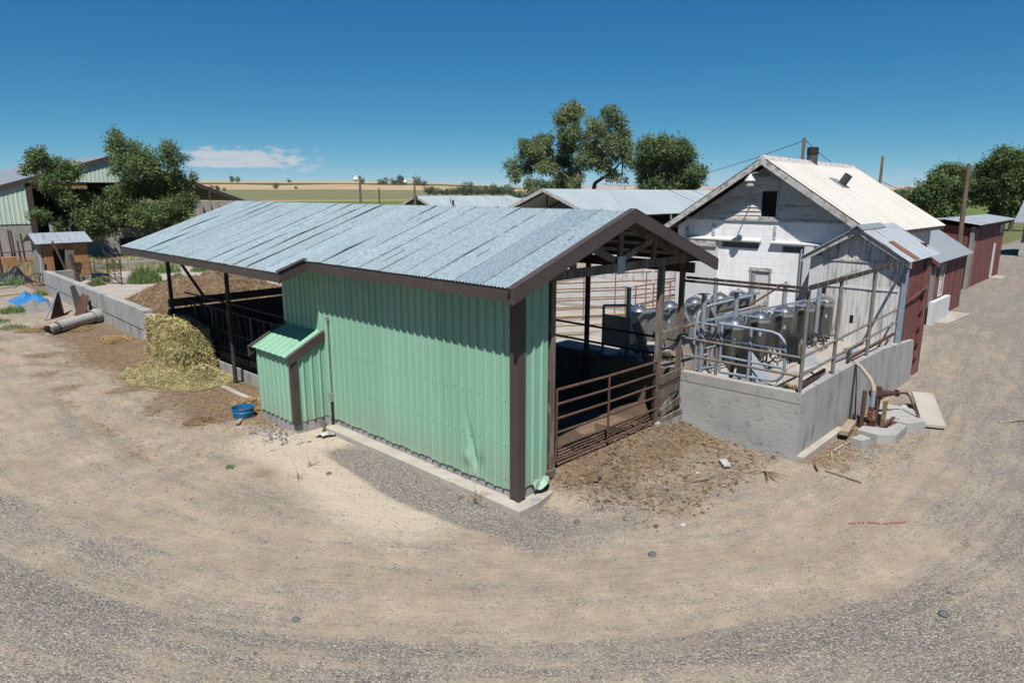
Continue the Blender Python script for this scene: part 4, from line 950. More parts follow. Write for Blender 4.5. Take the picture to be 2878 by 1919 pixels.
b=MB(); b.prism([(11.2,-2.58,sroof(0,-2.58,1e9)-.03),(11.2,SY,SA-.03),(11.2,SY,SA-.17),(11.2,-2.58,sroof(0,-2.58,1e9)-.16)],(.035,0,0)); b.prism([(11.2,SY+.001,SA-.03),(11.2,.07,sroof(0,.07,1e9)-.03),(11.2,.07,sroof(0,.07,1e9)-.16),(11.2,SY+.001,SA-.17)],(.035,0,0)); b.build('bargeboard','fadedtrim',rs_)
b=MB(); b.prism([(11.1,SY-.16,SA-.07),(11.1,SY,SA+.05),(11.1,SY+.16,SA-.07),(11.1,SY+.13,SA-.08),(11.1,SY,SA+.02),(11.1,SY-.13,SA-.08)],(1.9,0,0)); b.build('ridge_cap','greyroof',rs_)
# ------------------------------------------------------------------ lean-to behind it
lt=thing('lean_to',(25,-.8,0),'low red lean-to with a plain grey metal roof and a narrow curtained window','shed')
b=MB(); b.grid(lambda u,v:(21.9+5.9*u,-1.0+1.75*v,2.36+1.13*v+.014*math.cos(2*math.pi*(21.9+5.9*u)/.2)),240,3); b.build('roof','greyroof',lt,smooth=True)
b=MB(); b.prism([(21.87,-1.0,2.34),(21.87,.75,3.47),(21.87,.75,3.30),(21.87,-1.0,2.19)],(.035,0,0)); b.build('fascia','redwood',lt)
b=MB(); rb_=random.Random(3); x=22.3
for x0,x1,z0,z1 in rects(22.3,27.7,0,2.35,[(23.35,23.95,.95,2.2)]):
    x=x0
    while x<x1-.001:
        e=min(x1,x+rb_.uniform(.16,.24)); 
        b.box(x,e-.006,-.75+rb_.uniform(-.006,.006),-.70,z0,z1); x=e
b.build('wall_boards','redwood',lt)
b=MB(); b.box(22.3,27.7,-.69,-.62,0,2.4); b.box(22.3,22.38,-.61,.8,0,2.35); b.prism([(22.3,-.61,2.35),(22.3,.8,2.35),(22.3,.8,3.3)],(.08,0,0)); b.box(27.62,27.7,-.61,.8,0,2.4); b.box(22.3,27.7,.801,.9,0,3.35); b.build('inner_wall','darkwood',lt)
b=MB(); b.box(22.05,22.29,-.82,-.6,0,2.2); b.build('corner_post','greywood',lt)
b=MB(); x=17.0
while x<22: b.box(x,x+.19,-.72,-.68,0,2.25); x+=.205
b.build('side_screen','greywood',lt)
b=MB(); b.box(23.30,24.0,-.775,-.7505,.90,.95); b.box(23.30,23.35,-.775,-.7505,.95,2.2); b.box(23.95,24.0,-.775,-.7505,.95,2.2); wf=b.build('window','white',lt)
b=MB(); b.grid(lambda u,v:(23.36+.58*u,-.728+.008*math.cos(u*50),.96+1.23*v),60,2); b.build('curtain','fadedtrim',wf)
b=MB(); b.box(21.75,24.4,-1.0,-.83,0,.88); single(b,'leaning_board','white','plain white board standing along the foot of the red lean-to wall','board')
b=MB(); b.prism([(22.4,-1.4,-.02),(25.6,-1.6,-.02),(25.6,-.77,-.02),(22.4,-.77,-.02)],(0,0,.07)); single(b,'concrete_step','concpale','pale concrete step along the foot of the lean-to','step')
# ------------------------------------------------------------------ long red shed
rd=thing('red_shed',(38,.2,0),'weathered red board shed with a low rusty metal roof and a white trimmed door','shed')
b=MB(); rb_=random.Random(13); x=34.0
while x<43:
    ww=rb_.uniform(.18,.28); b.box(x,x+ww-.01,.2+rb_.uniform(-.012,.012),.25,0,3.15); x+=ww
b.build('front_boards','redwood',rd)
b=MB(); b.box(34.05,43,.26,.32,0,3.2); b.box(42.9,43,.33,4.6,0,3.2); b.box(34.0,43,4.601,4.7,0,3.0); b.build('backing','darkwood',rd)
b=MB(); y=.33
while y<4.6: b.box(34.0,34.04,y,y+.2,0,3.15+.13*min(1,max(0,(y-.2)/1.3))); y+=.21
b.build('end_boards','redwood',rd)
b=MB(); b.box(33.9,34.0,.12,.3,0,3.2); b.box(34.6,34.75,.17,.195,0,3.1); b.build('corner_board','greywood',rd)
b=MB(); b.grid(lambda u,v:(33.7+10.6*u,-.15+1.6*v,3.30+.24*v+.02*math.cos(2*math.pi*(33.7+10.6*u)/.28)),300,2); b.grid(lambda u,v:(33.7+10.6*u,1.45+3.5*v,3.54-.42*v),6,2); b.build('roof','rustroof',rd,smooth=True)
b=MB(); b.box(34,43,-.02,.1,3.12,3.24); b.build('eave_board','darkwood',rd)
b=MB(); b.box(40.2,40.6,.15,.2,.05,2.0); b.build('door_trim','white',rd)
b=MB(); b.box(41.1,42.2,.14,.2,2.55,3.05); b.build('vent_panel','greyroof',rd)
b=MB(); b.box(40.1,41.6,-.5,.15,-.02,.06); single(b,'door_slab','concpale','small pale slab at the white trimmed door of the red shed','step')
# building cut by the right edge
wbld=thing('sided_house',(60,1.0,0),'pale sided outbuilding cut off by the right edge of the photo','building')
b=MB(); 
for k in range(8): b.prism([(58,1.2,.05+k*.14),(58.02,1.2,.18+k*.14),(58.05,1.2,.18+k*.14),(58.05,1.2,.05+k*.14)],(0,-7,0)); 
b.box(58.06,64,-5.8,1.2,0,1.2); b.build('siding','fadedtrim',wbld)
b=MB(); b.box(58.03,64,-5.7,1.15,1.2,2.9); b.build('upper_wall','pvc',wbld)
b=MB(); b.prism([(57.3,1.7,2.55),(57.3,-6,2.55),(61,-6,4.4),(61,1.7,4.4)],(0,0,.06)); b.prism([(61,1.7,4.4),(61,-6,4.4),(64.7,-6,2.55),(64.7,1.7,2.55)],(0,0,.06)); b.build('roof','greyroof',wbld)
# ------------------------------------------------------------------ utility poles and wires
def upole(x,y,z,r,label,lean=(0,0)):
    b=MB(); b.tube([(x,y,-.2),(x+lean[0]*.5,y+lean[1]*.5,z*.5),(x+lean[0],y+lean[1],z)],[r*1.15,r,r*.85],12)
    return single(b,'utility_pole','polewood',label,'pole','bare wooden poles',loc=(x,y,0))
upole(29.95,-.05,6.15,.105,'leaning bare wooden pole in front of the red shed, rising behind the grey lean-to roof',(-.25,.05))
upole(19.9,3.66,6.95,.07,'dark wooden pole behind the barn ridge, next to the roof ventilator')
upole(42.9,7.35,7.2,.10,'short wooden pole beyond the right roof slope of the barn',(.3,.1))
def wire(name,label,pts,r=.02):
    out=[]
    for a,bq in zip(pts[:-1],pts[1:]):
        a=Vector(a); bq=Vector(bq); L_=(bq-a).length
        for k in range(8): u=k/8; p=a.lerp(bq,u); p.z-=L_*.02*4*u*(1-u); out.append(p)
    out.append(Vector(pts[-1])); b=MB(); b.tube(out,r,5); return single(b,name,'wire',label,'wire')
wire('power_line','thin power line running from behind the round tree to the pole by the roof vent',[(46,32.5,5.6),(19.9,3.66,6.85)],.013)
wire('power_line','thin power line dropping from the vent pole over the white roof to the far pole',[(19.9,3.66,6.9),(43.0,7.4,5.6)],.013)
wire('power_line','thin power line leaving the far pole towards the trees on the right',[(43.1,7.4,5.6),(90,8,3.4)],.018)
def FN_HEAP(u,v):
    a=u*6.2832; r=v; x=5.2+4.1*r*math.cos(a)*(1+.2*nz(math.cos(a)*1.3,math.sin(a)*1.3,4)); y=23.2+6.0*r*math.sin(a)*(1+.2*nz(math.cos(a)*1.3,math.sin(a)*1.3,4))
    h=1.55*(1-r)**.9*(1+.5*nz(x*.6,y*.6,2))+.16*nz(x*1.8,y*1.8,3)*(1-r)+.10*nz(x*4,y*4,5)*(1-r*.7)
    return (x,y,max(.0,h)+.03-.06*r)
# ------------------------------------------------------------------ hay
rn=random.Random(31)
HAYC=[(.52,.45,.22),(.60,.54,.30),(.46,.40,.18),(.53,.46,.22),(.36,.35,.14),(.42,.32,.14),(.27,.29,.10),(.58,.52,.29),(.20,.22,.08),(.48,.35,.16)]
def strands(b,pts,n,l,wd,cols,flat=.5,rnd=rn):
    "pts: callable -> (point, normal)"
    for k in range(n):
        p,nn=pts(); a=Vector((rnd.uniform(-1,1),rnd.uniform(-1,1),rnd.uniform(-1,1))); a=(a-nn*a.dot(nn)*flat).normalized()
        ll=l*rnd.uniform(.5,1.2); s=a.cross(nn); 
        if s.length<.01: continue
        s=s.normalized()*wd; p=p+nn*rnd.uniform(-.01,.03)
        b.add([p-a*ll/2-s,p-a*ll/2+s,p+a*ll/2+s,p+a*ll/2-s],[(0,1,2,3)],rnd.choice(cols))
def haybox(x0,x1,y0,y1,z0,z1,bul):
    b=MB(); cols=[(.33,.27,.12),(.28,.25,.10),(.38,.31,.15)]
    def surf(face,u,v):
        if face==0: p=Vector((x0,y0+(y1-y0)*u,z0+(z1-z0)*v)); n=Vector((-1,0,0))
        elif face==1: p=Vector((x0+(x1-x0)*u,y0,z0+(z1-z0)*v)); n=Vector((0,-1,0))
        elif face==2: p=Vector((x0+(x1-x0)*u,y0+(y1-y0)*v,z1)); n=Vector((0,0,1))
        elif face==3: p=Vector((x1,y0+(y1-y0)*u,z0+(z1-z0)*v)); n=Vector((1,0,0))
        else: p=Vector((x0+(x1-x0)*u,y1,z0+(z1-z0)*v)); n=Vector((0,1,0))
        # sag: the near end slumps and bulges
        f=1-S(p.y,y0,y0+.9); 
        hz=(p.z-z0)/(z1-z0)
        d=Vector((nz(p.x*2.3,p.y*2.3,p.z*2.3),nz(p.x*2.3+9,p.y*2.3,p.z*2.3),nz(p.x*2.3,p.y*2.3+7,p.z*2.3)))*bul
        p=p+d*(1+.9*nz(p.y*5.1,p.z*7.3,p.x*5)) + n*(.035*nz(p.y*9,p.z*11,p.x*9)) +Vector((-.10*(1-hz)*f*.6,-.20*(1-hz)*f,-.15*hz*f))
        # rounded edges
        cx,cy=(x0+x1)/2,(y0+y1)/2
        if hz>.75: p=p+Vector((cx-p.x,cy-p.y,0))*.05*(hz-.75)/.25
        return p,n
    for f in range(5): b.grid(lambda u,v,f=f:surf(f,u,v)[0],18,12,cols[f%3])
    b.sm=False
    def pt():
        f=rn.choice((0,0,1,2,2,1,3)); return surf(f,rn.random(),rn.random())
    strands(b,pt,7000,.20,.008,HAYC); strands(b,pt,1300,.32,.009,HAYC+[(.13,.13,.05),(.16,.14,.06)])
    return b
b=haybox(-.66,.16,12.0,14.5,.10,1.36,.11)
ho=b.build('hay_bale','hay',color=True,smooth=False); tag(ho,'large square hay bale slumping open against the shaded feed fence','hay bale')
b=MB()
def spill(cx,cy,rx,ry,h,n,cols,l=.20,wd=.008,rnd=rn):
    b.grid(lambda u,v:(cx+rx*(.05+v)*math.cos(6.2832*u)*(1+.2*nz(math.cos(6.28*u)*1.5,math.sin(6.28*u)*1.5,cx)),cy+ry*(.05+v)*math.sin(6.2832*u)*(1+.2*nz(math.cos(6.28*u)*1.5,math.sin(6.28*u)*1.5,cx)),gh(cx,cy)+h*(1-v)**1.3*(1+.5*nz(u*9,v*4))-.05*v-.02),28,8,cols[0])
    def pt():
        a=rnd.uniform(0,6.28); r=rnd.random()**.5*1.12
        x=cx+rx*r*math.cos(a); y=cy+ry*r*math.sin(a); return Vector((x,y,gh(x,y)+h*max(0,1-r)**1.3*1.05+.012)),Vector((0,0,1))
    strands(b,pt,n,l,wd,cols,.8,rnd)
YH=[(.42,.37,.19),(.50,.44,.24),(.36,.34,.15),(.46,.36,.18),(.30,.30,.13)]
spill(-.36,11.35,.52,.75,.30,3000,YH); spill(-1.05,12.4,.85,1.35,.04,2600,YH); spill(-.6,11.1,.75,.9,.04,1800,YH)
tag(b.build('loose_hay','hay',color=True,smooth=False),'spilled pale green hay spread on the ground in front of the bale','hay',kind='stuff')
b=MB(); ST=[(.36,.23,.09),(.44,.30,.13),(.28,.17,.07),(.40,.33,.19),(.22,.14,.07)]
spill(-.75,22.4,.6,1.4,.16,1200,ST); spill(-1.9,22.6,.55,.5,.05,500,ST); spill(-.45,18.3,.5,.9,.10,900,ST); spill(-.6,8.1,.35,.5,.08,700,ST)
def sc_(n,f,zf=None):
    k=0
    while k<n:
        x,y=f(); 
        if zones(x,y)[1]<.35 and rn.random()>.25: continue
        strands(b,lambda:(Vector((x,y,gh(x,y)+.012)),Vector((0,0,1))),1,.13,.005,ST,.85); k+=1
STD=[(.15,.10,.062),(.20,.135,.08),(.12,.085,.055),(.27,.19,.11),(.34,.25,.14)]
ST_=ST; ST=STD
sc_(1500,lambda:(rn.uniform(.7,5.4),.2-2.4*rn.random()**1.3))
ST=ST_
sc_(4200,lambda:(rn.uniform(-3.6,-.1),rn.uniform(5.5,20)))
for k in range(5200):
    u=rn.random(); r=math.sqrt(rn.random())*.95; x,y,z=FN_HEAP(u,r)
    if x>.15+(y-17.1)*.0413+.35 and y>14.4 and z>.05: strands(b,lambda:(Vector((x,y,z+.015)),Vector((0,0,1))),1,.22,.010,ST+[(.16,.11,.07),(.12,.09,.06),(.3,.25,.18)],.6)
sc_(900,lambda:(rn.uniform(5,10),rn.uniform(-4.0,-2.7)))
rc_=random.Random(41)
for k in range(420):
    x=rc_.uniform(.75,5.6); y=.3-2.6*rc_.random()**1.4
    stone(b,x,y,gh(x,y)+.008,rc_.choice((.015,.02,.03,.045)),rc_.choice([(.11,.075,.05),(.085,.06,.042),(.15,.105,.066)]))
tag(b.build('straw_litter','hay',color=True,smooth=False),'scattered dry straw litter on the trampled ground around the shed','straw',kind='stuff')
for cx,cy,rx,ry,h,lab in ((-1.95,7.75,.33,.25,.05,'dark brown patch of wet dung on the ground left of the blue tub'),(1.25,-.55,.17,.13,.10,'brown lump of dung below the left end of the tube gate')):
    b=MB(); b.grid(lambda u,v:(cx+rx*v*math.cos(6.2832*u)*(1+.25*nz(math.cos(6.28*u)*2,math.sin(6.28*u)*2)),cy+ry*v*math.sin(6.2832*u)*(1+.25*nz(math.cos(6.28*u)*2,math.sin(6.28*u)*2)),gh(cx,cy)-.02+h*(1-v*v)+.03*nz(u*12,v*6)+.02),26,8)
    single(b,'dung_pat','manure',lab,'dung')
# ------------------------------------------------------------------ blue tub
tb=thing('feed_tub',(-1.1,7.42,0),'low round bright blue plastic tub on the dirt beside the green hatch box','tub')
x,y=-1.1,7.42; zg=gh(x,y)
b=MB(); b.lathe(x,y,[(.0,zg+.02),(.20,zg+.02),(.215,zg+.05),(.225,zg+.14),(.237,zg+.15),(.228,zg+.16),(.232,zg+.225),(.245,zg+.235),(.24,zg+.245),(.222,zg+.24),(.215,zg+.10),(.0,zg+.085)],26); b.build('tub_wall','bluetub',tb)
b=MB(); b.lathe(x,y,[(.212,zg+.13),(.1,zg+.14),(.0,zg+.135)],18); b.build('contents','dirtfloor',tb)
b=MB(); b.bar((-1.42,7.05,zg+.02),(-1.2,7.3,zg+.03),.09,.02); single(b,'wood_scrap','boardwood','short sun bleached board lying at the foot of the blue tub','board')
# ------------------------------------------------------------------ bunker wall and things along it
bk=thing('bunker_wall',(.4,17.2,0),'long grey concrete bunker wall running back from the hay bale','wall')
b=MB(); b.prism([(.15,17.1,-.2),(.42,17.1,-.2),(1.05,32.8,-.2),(.80,33.0,-.2)],(0,0,.65)); b.build('lower_course','concwall',bk)
b=MB(); b.prism([(.125,17.09,.458),(.42,17.09,.458),(1.05,32.8,.458),(.775,33.0,.458)],(0,0,.66)); b.build('upper_course','concwall',bk)
b=MB(); b.prism([(1.056,32.8,-.2),(.82,33.0,-.2),(2.05,33.3,-.2),(2.15,33.1,-.2)],(0,0,1.24)); b.build('end_return','concwall',bk)
b=MB()
for k in range(5): yy=19+k*2.9; xx=.15+(yy-17.1)*.0413; b.box(xx-.012,xx+.03,yy-.012,yy+.012,0,1.118)
b.build('joint_strip','conc',bk)
b=MB(); b.prism([(.43,17.05,-.2),(.43,17.3,-.2),(4.9,14.35,-.2),(4.9,14.2,-.2),(.1,14.2,-.2),(.1,17.05,-.2)],(0,0,1.0)) if False else b.box(.1,.35,14.2,17.05,-.1,1.02); single(b,'pen_divider','concwall','low concrete wall in the shed shade behind the hay bale','wall')
b=MB(); b.prism([(1.1,17.2,.02),(24,17.2,.02),(24,40,.02),(2.2,40,.02)],(0,0,.03)); struct(b,'bunker_slab','concpale')
b=MB(); fn=FN_HEAP
b.grid(fn,120,46); b.v=[(max(p[0],.15+(p[1]-17.1)*.0413+.3),max(p[1],14.25),p[2]) for p in b.v]
single(b,'manure_heap','manure','broad brown heap of old manure and straw in the concrete bunker','manure heap',smooth=True)
# culvert pipe
b=MB(); p=Vector((-1.45,21.3,.2)); q=Vector((.0,22.45,.24)); d=(q-p).normalized()
cv=thing('culvert_pipe',(-.7,21.9,0),'broken grey concrete culvert pipe lying against the bunker wall','pipe')
b.tube([p,q],.21,20,cap=False); b.tube([q,p],.17,20,cap=False); b.build('barrel','conc',cv)
b=MB(); b.tube([p-d*.02,p-d*.001],.165,20); b.build('bore','hole',cv)
b=MB(); b.tube([q-d*.05,q+d*.28],[.25,.29],20,cap=False); b.tube([q+d*.28,q-d*.05],[.24,.2],20,cap=False); b.build('bell_end','concwall',cv)
b=MB(); b.tube([p-d*.40+Vector((0,0,-.02)),p-d*.08],[.20,.20],9,cap=False); single(b,'pipe_shard','concwall','curved dark shard of pipe at the open end of the culvert','pipe shard')
for (pts,lab,mt,th) in (([(-.95,24.5,.02),(-.30,25.2,.02),(-.18,26.2,1.02),(-.55,25.0,.80)],'tall triangular brown sheet metal scrap leaning on the bunker wall','rust',(.02,.02,0)),
        ([(-.10,24.6,.05),(.22,24.3,.95),(.33,23.9,.86),(.05,23.7,.05)],'torn brown sheet metal offcut standing against the bunker wall','rust',(.02,.02,0)),
        ([(.02,24.7,.0),(.30,24.2,.0),(.24,25.4,1.18),(.15,25.7,1.1)],'dark crumpled sheet leaning highest among the scrap metal','blacksteel',(.02,.02,0))):
    b=MB(); b.prism(pts,th); single(b,'scrap_sheet',mt,lab,'scrap metal')
b=MB(); b.tube([(-1.15,24.3,.05),(-.15,26.0,1.05)],.035,7); single(b,'pale_pipe','galv','pale pipe leaning along the edge of the brown scrap sheet','pipe')
def crumple(x0,x1,y0,y1,h,seed,n=14):
    b=MB(); b.grid(lambda u,v:(x0+(x1-x0)*u,y0+(y1-y0)*v,max(.0,h*math.sin(math.pi*u)**.7*math.sin(math.pi*v)**.7*(.7+.6*nz(u*4,v*5,seed))+.07*nz(u*9,v*9,seed))),n,n); return b
single(crumple(-1.1,.2,28.2,31.6,.55,3),'tarp','bluetarp','crumpled bright blue tarp heaped outside the far end of the bunker wall','tarp',smooth=False)
single(crumple(-1.4,.1,26.8,28.6,.42,8),'rubble_heap','rock','dark grey heap of rubble in front of the blue tarp','rubble',smooth=False)
single(crumple(-.3,1.5,38.2,39.9,.95,5),'plastic_heap','black','lumpy heap of black plastic sheet left of the brown hut','plastic sheet',smooth=False)
b=MB(); rq=random.Random(2)
for k in range(5):
    cx,cy=1.45+rq.uniform(-.3,.3),36.3+rq.uniform(-.3,.3); r=.28+.1*rq.random(); b.tube([(cx+r*math.cos(q/2),cy+.1*math.sin(q*.7),.32+r*math.sin(q/2)) for q in range(14)],.02,5)
single(b,'wire_coil','blacksteel','tangled coil of dark wire between the black plastic and the bunker wall','wire coil')
b=MB(); b.tube([(-2.5,35,.03),(-1,36.3,.03),(.2,36.6,.03),(.7,38,.05)],.03,6); single(b,'garden_hose','galv','thin pale pipe line curving over the dirt at the left edge','hose')
b=MB(); b.tube([(-3.5,31.3,.03),(-1.2,33.2,.02),(.3,33.6,.02)],.025,6); single(b,'ground_rope','greenpanel','thin greenish cord lying straight across the bare dirt on the left','rope')
b=MB(); b.bar((-1.3,37.2,.12),(.6,38.3,.12),.35,.1); single(b,'timber_skid','fadedtrim','long pale timber lying in front of the black plastic heap','timber')
# brown hut
hu=thing('brown_hut',(2.85,38.2,0),'small orange brown plywood hut with a dark doorway and a corrugated roof','hut')
b=MB()
for x0,x1,z0,z1 in rects(1.75,3.95,.35,2.12,[(2.25,2.82,.0,1.80)]):
    x=x0
    while x<x1-.01:
        e=min(x1,x+.21); b.box(x,e-.012,37.2,37.24,z0,z1); x=e
b.build('front_wall','hutwood',hu); b=MB(); b.box(2.83,3.96,37.17,37.23,0,.36); b.build('base_board','greywood',hu); b=MB(); b.box(1.74,2.24,37.17,37.23,0,.36); b.build('base_board','greywood',hu)
b=MB(); b.prism([(1.74,37.2,0),(1.74,39.4,0),(1.74,39.4,2.1),(1.74,38.2,2.6),(1.74,37.2,2.12)],(.04,0,0)); b.prism([(3.92,37.25,0),(3.92,39.4,0),(3.92,39.4,2.1),(3.92,38.2,2.6),(3.92,37.25,2.12)],(.04,0,0)); b.box(1.79,3.9,39.36,39.4,0,2.1); b.build('side_wall','greywood',hu)
b=MB(); b.grid(lambda u,v:(1.42+2.75*u,36.92+1.35*v,2.17+.52*v+.012*math.cos(2*math.pi*u*22)),132,2); b.grid(lambda u,v:(1.42+2.75*u,38.27+1.4*v,2.69-.5*v),4,1); b.build('roof','rustroof',hu,smooth=True)
b=MB(); b.prism([(1.40,36.95,2.15),(1.40,38.27,2.65),(1.40,39.6,2.2),(1.40,39.6,2.1),(1.40,38.27,2.53),(1.40,36.95,2.05)],(.04,0,0)); b.build('bargeboard','darkwood',hu)
b=MB(); b.bar((2.85,37.1,.0),(2.98,36.9,1.75),.42,.05,(0,1,0)); b.build('open_door','greywood',hu)
b=MB(); b.bar((2.75,36.6,.2),(2.1,36.3,2.35),.08,.06); single(b,'leaning_beam','polewood','slim brown beam leaning in front of the hut doorway','beam')
b=MB(); b.bar((3.1,36.3,.0),(2.9,36.6,1.55),.16,.14); single(b,'gate_post','darkwood','stout dark timber post at the corner of the brown hut','post')
# loose tube panels in the bunker
def fpanel(p,q,h,n,ups,label,lean=0):
    P=Vector((*p,.05)); Q=Vector((*q,.05)); g=thing('loose_gate',((p[0]+q[0])/2,(p[1]+q[1])/2,.05),label,'gate','dark tube panels by the brown hut')
    up=Vector((0,lean,1)).normalized()
    for k in range(n):
        zz=.08+(h-.08)*k/(n-1); b=MB(); b.tube([P+up*zz,Q+up*zz],.02,6); b.build('rail','rust',g)
    for k in range(ups):
        a=P.lerp(Q,k/(ups-1)); b=MB(); b.tube([a,a+up*h],.026,6); b.build('upright','rust',g)
fpanel((2.35,35.4),(3.0,33.4),1.25,5,2,'dark tube panel standing across the front of the brown hut')
fpanel((3.55,35.0),(4.3,33.2),1.35,6,3,'dark tube panel leaning over at the right of the brown hut',-.15)
fpanel((4.35,33.3),(4.9,37.4),1.35,6,3,'dark tube panel running back from the leaning one beside the hut')
b=MB(); b.box(5.2,11,43.3,43.6,-.1,.3); single(b,'kerb_wall','conc','low straight concrete kerb across the weedy yard behind the hut','kerb')
b=MB(); b.box(9.8,12.5,47.5,47.9,-.1,.25); single(b,'kerb_wall','concpale','short pale concrete slab in the weeds behind the long kerb','kerb')
WG=[(.10,.20,.05),(.13,.23,.065),(.09,.17,.045),(.17,.24,.08),(.20,.23,.10)]
rw_=random.Random(77)
for x,y,h,sp,n,lab in ((5.5,33.3,1.15,.85,1500,'big bushy bright green weed on the concrete left of the manure heap'),(7.2,33.0,.6,.5,400,'smaller green weed just right of the big bushy one'),(3.3,34.0,.42,.5,350,'low green weeds under the tube panel by the hut'),(4.0,35.4,.45,.55,350,'low green weeds behind the leaning tube panel'),(8.2,37.5,.8,.8,500,'green weed clump at the end of the concrete kerb'),(10.0,36.5,.7,.8,500,'green weed clump behind the shed roof corner'),
   (-1.6,27.5,.35,.55,350,'grey green weeds left of the rubble heap'),(-2.6,25.2,.25,.5,250,'small grey green weeds on the bare dirt at the far left'),(-2.4,23.3,.22,.5,260,'thin low weeds on the dirt below the blue tarp'),(.3,37.8,.5,.6,350,'green weeds in front of the black plastic heap'),(.35,32.2,.35,.35,200,'yellow green weeds at the far end of the bunker wall'),(6.6,42.6,.6,.7,350,'green weed in front of the long kerb, nearest the hut'),(11.5,42.0,.8,.8,400,'tall green weed at the far right of the long kerb'),
   (-2.55,4.9,.10,.10,40,'tiny grey green weed on the pale dirt in front of the hatch box')):
    b=MB(); blades(b,x,y,gh(x,y) if abs(x)<12 and y<17 else .02,n,h,sp,WG,.013 if h>.3 else .009,rw_); tag(b.build('weed_clump','hay',color=True,smooth=False),lab,'weeds')
b=MB()
for k in range(5200):
    x=rw_.uniform(-1,16); y=rw_.uniform(40,53); blades(b,x,y,.0,1,.3,.05,WG if rw_.random()<.4 else DRY,.022,rw_)
tag(b.build('rough_grass','hay',color=True,smooth=False),'rough green and straw coloured grass behind the hut and bunker','grass',kind='stuff')
# dry stalks and sticks near the building
def bush(x,y,z,n,l,label,name='dry_branch',mat='twig',fl=.35):
    b=MB(); rq=random.Random(int(abs(x*100+y*37)))
    for k in range(n):
        a=rq.uniform(0,6.28); ll=l*rq.uniform(.5,1); e=rq.uniform(0,fl)
        p=Vector((x,y,z)); d=Vector((math.cos(a),math.sin(a),e)); q=p+d*ll*.5; r_=q+(d+Vector((rq.uniform(-.3,.3),rq.uniform(-.3,.3),-.05)))*ll*.5
        b.tube([p,q,r_],[.008,.006,.003],4)
        for j in range(3):
            s=p.lerp(r_,rq.uniform(.3,.9)); b.tube([s,s+Vector((rq.uniform(-.2,.2),rq.uniform(-.2,.2),rq.uniform(0,.1)))*ll],[.004,.002],3)
    return single(b,name,mat,label,'twigs')
bush(4.35,-.95,gh(4.35,-.95)+.04,16,.75,'pale dry tumbleweed stalks by the concrete stub of the plank gate')
bush(4.1,-2.3,gh(4.1,-2.3)+.03,14,.62,'pale dry fan of branches on the dirt in front of the retaining wall')
bush(-1.9,3.6,gh(-1.9,3.6),7,.22,'small dry stalks on the silt left of the dark gravel strip',fl=1.5)
bush(-1.45,3.9,gh(-1.45,3.9),6,.2,'small dry stalks beside the dark gravel strip',fl=1.5)
bush(-.45,.55,.08,9,.25,'dry tuft of stalks on the concrete ledge near the wall corner',fl=1.2)
def stick(p,q,r,lab,mt='twig'):
    b=MB(); b.tube([p,q],[r,r*.7],6); single(b,'stick',mt,lab,'stick')
stick((4.75,-3.0,.03),(5.0,-2.85,.05),.018,'short dark stick at the outer corner of the retaining wall','darkwood')
stick((4.85,-3.1,.02),(4.75,-3.75,.03),.014,'rusty iron rod on the ground at the retaining wall corner','rust')
stick((3.05,-1.75,.05),(2.75,-1.6,.06),.02,'short pale stick on the brown dirt in front of the tube gate')
stick((10.2,-4.9,.02),(10.9,-5.3,.02),.02,'weathered stick on the gravel beyond the pump slabs','boardwood')
b=MB(); b.tube([(5.35,-3.05,.02),(5.9,-2.85,.03),(6.6,-2.9,.02),(7.1,-3.0,.02)],.014,5); b.tube([(5.5,-3.3,.02),(5.8,-3.0,.03),(6.4,-2.95,.02)],.012,5); single(b,'pale_strap','fadedtrim','pale twisted strap lying along the foot of the wall ledge','strap')
# loose boards and slabs
for p,q,w_,h_,mt,lab in (((.15,-.17,.115),(.28,-.22,.115),.09,.02,'galvsheet','small square metal plate on the ledge at the wall corner'),((3.75,-1.75,.06),(3.95,-1.55,.07),.14,.03,'palestone','pale flat wood offcut near the dry branches')):
    b=MB(); b.bar(p,q,w_,h_); single(b,'offcut',mt,lab,'offcut')
b=MB(); b.bar((-.40,11.0,.06),(-.43,8.55,.07),.13,.05); single(b,'buried_kerb','palestone','narrow pale concrete strip half buried in the brown dirt between hay and blue tub','kerb')
b=MB(); b.grid(lambda u,v:(-.6+.3*u+.04*math.sin(v*6),4.95+.25*v+.03*math.sin(u*5),.03+.07*math.sin(3*u+2*v)*nz(u*3,v*3,2)+.04),6,6); single(b,'pale_rag','fadedtrim','crumpled pale rag in the corner between hatch box and wall','rag',smooth=False)
b=MB(); b.bar((-.2,5.45,.14),(-.45,5.2,.02),.05,.03); single(b,'rusty_angle','rust','short rusty angle iron where the hatch box meets the wall','angle iron')
# red marking paint, sprayed on the ground
b=MB(); pts=[]; rq=random.Random(15)
x0,y0,x1,y1=3.05,-4.06,3.64,-4.72
for k in range(29): u=k/28; pts.append((x0+(x1-x0)*u+.03*math.sin(u*7),y0+(y1-y0)*u,0))
for k in range(28):
    wd=.018+.02*abs(nz(k*.5,3)); x,y=pts[k][:2]; xx,yy=pts[k+1][:2]; dx,dy=-(yy-y),xx-x; l=math.hypot(dx,dy); dx,dy=dx/l*wd,dy/l*wd
    if rq.random()<.8: b.add([(x-dx,y-dy,gh(x,y)+.016),(xx-dx,yy-dy,gh(xx,yy)+.016),(xx+dx,yy+dy,gh(xx,yy)+.016),(x+dx,y+dy,gh(x,y)+.016)],[(0,1,2,3)])
single(b,'paint_mark','pinkpaint','thin broken line of orange red marking paint sprayed on the gravel','paint mark')
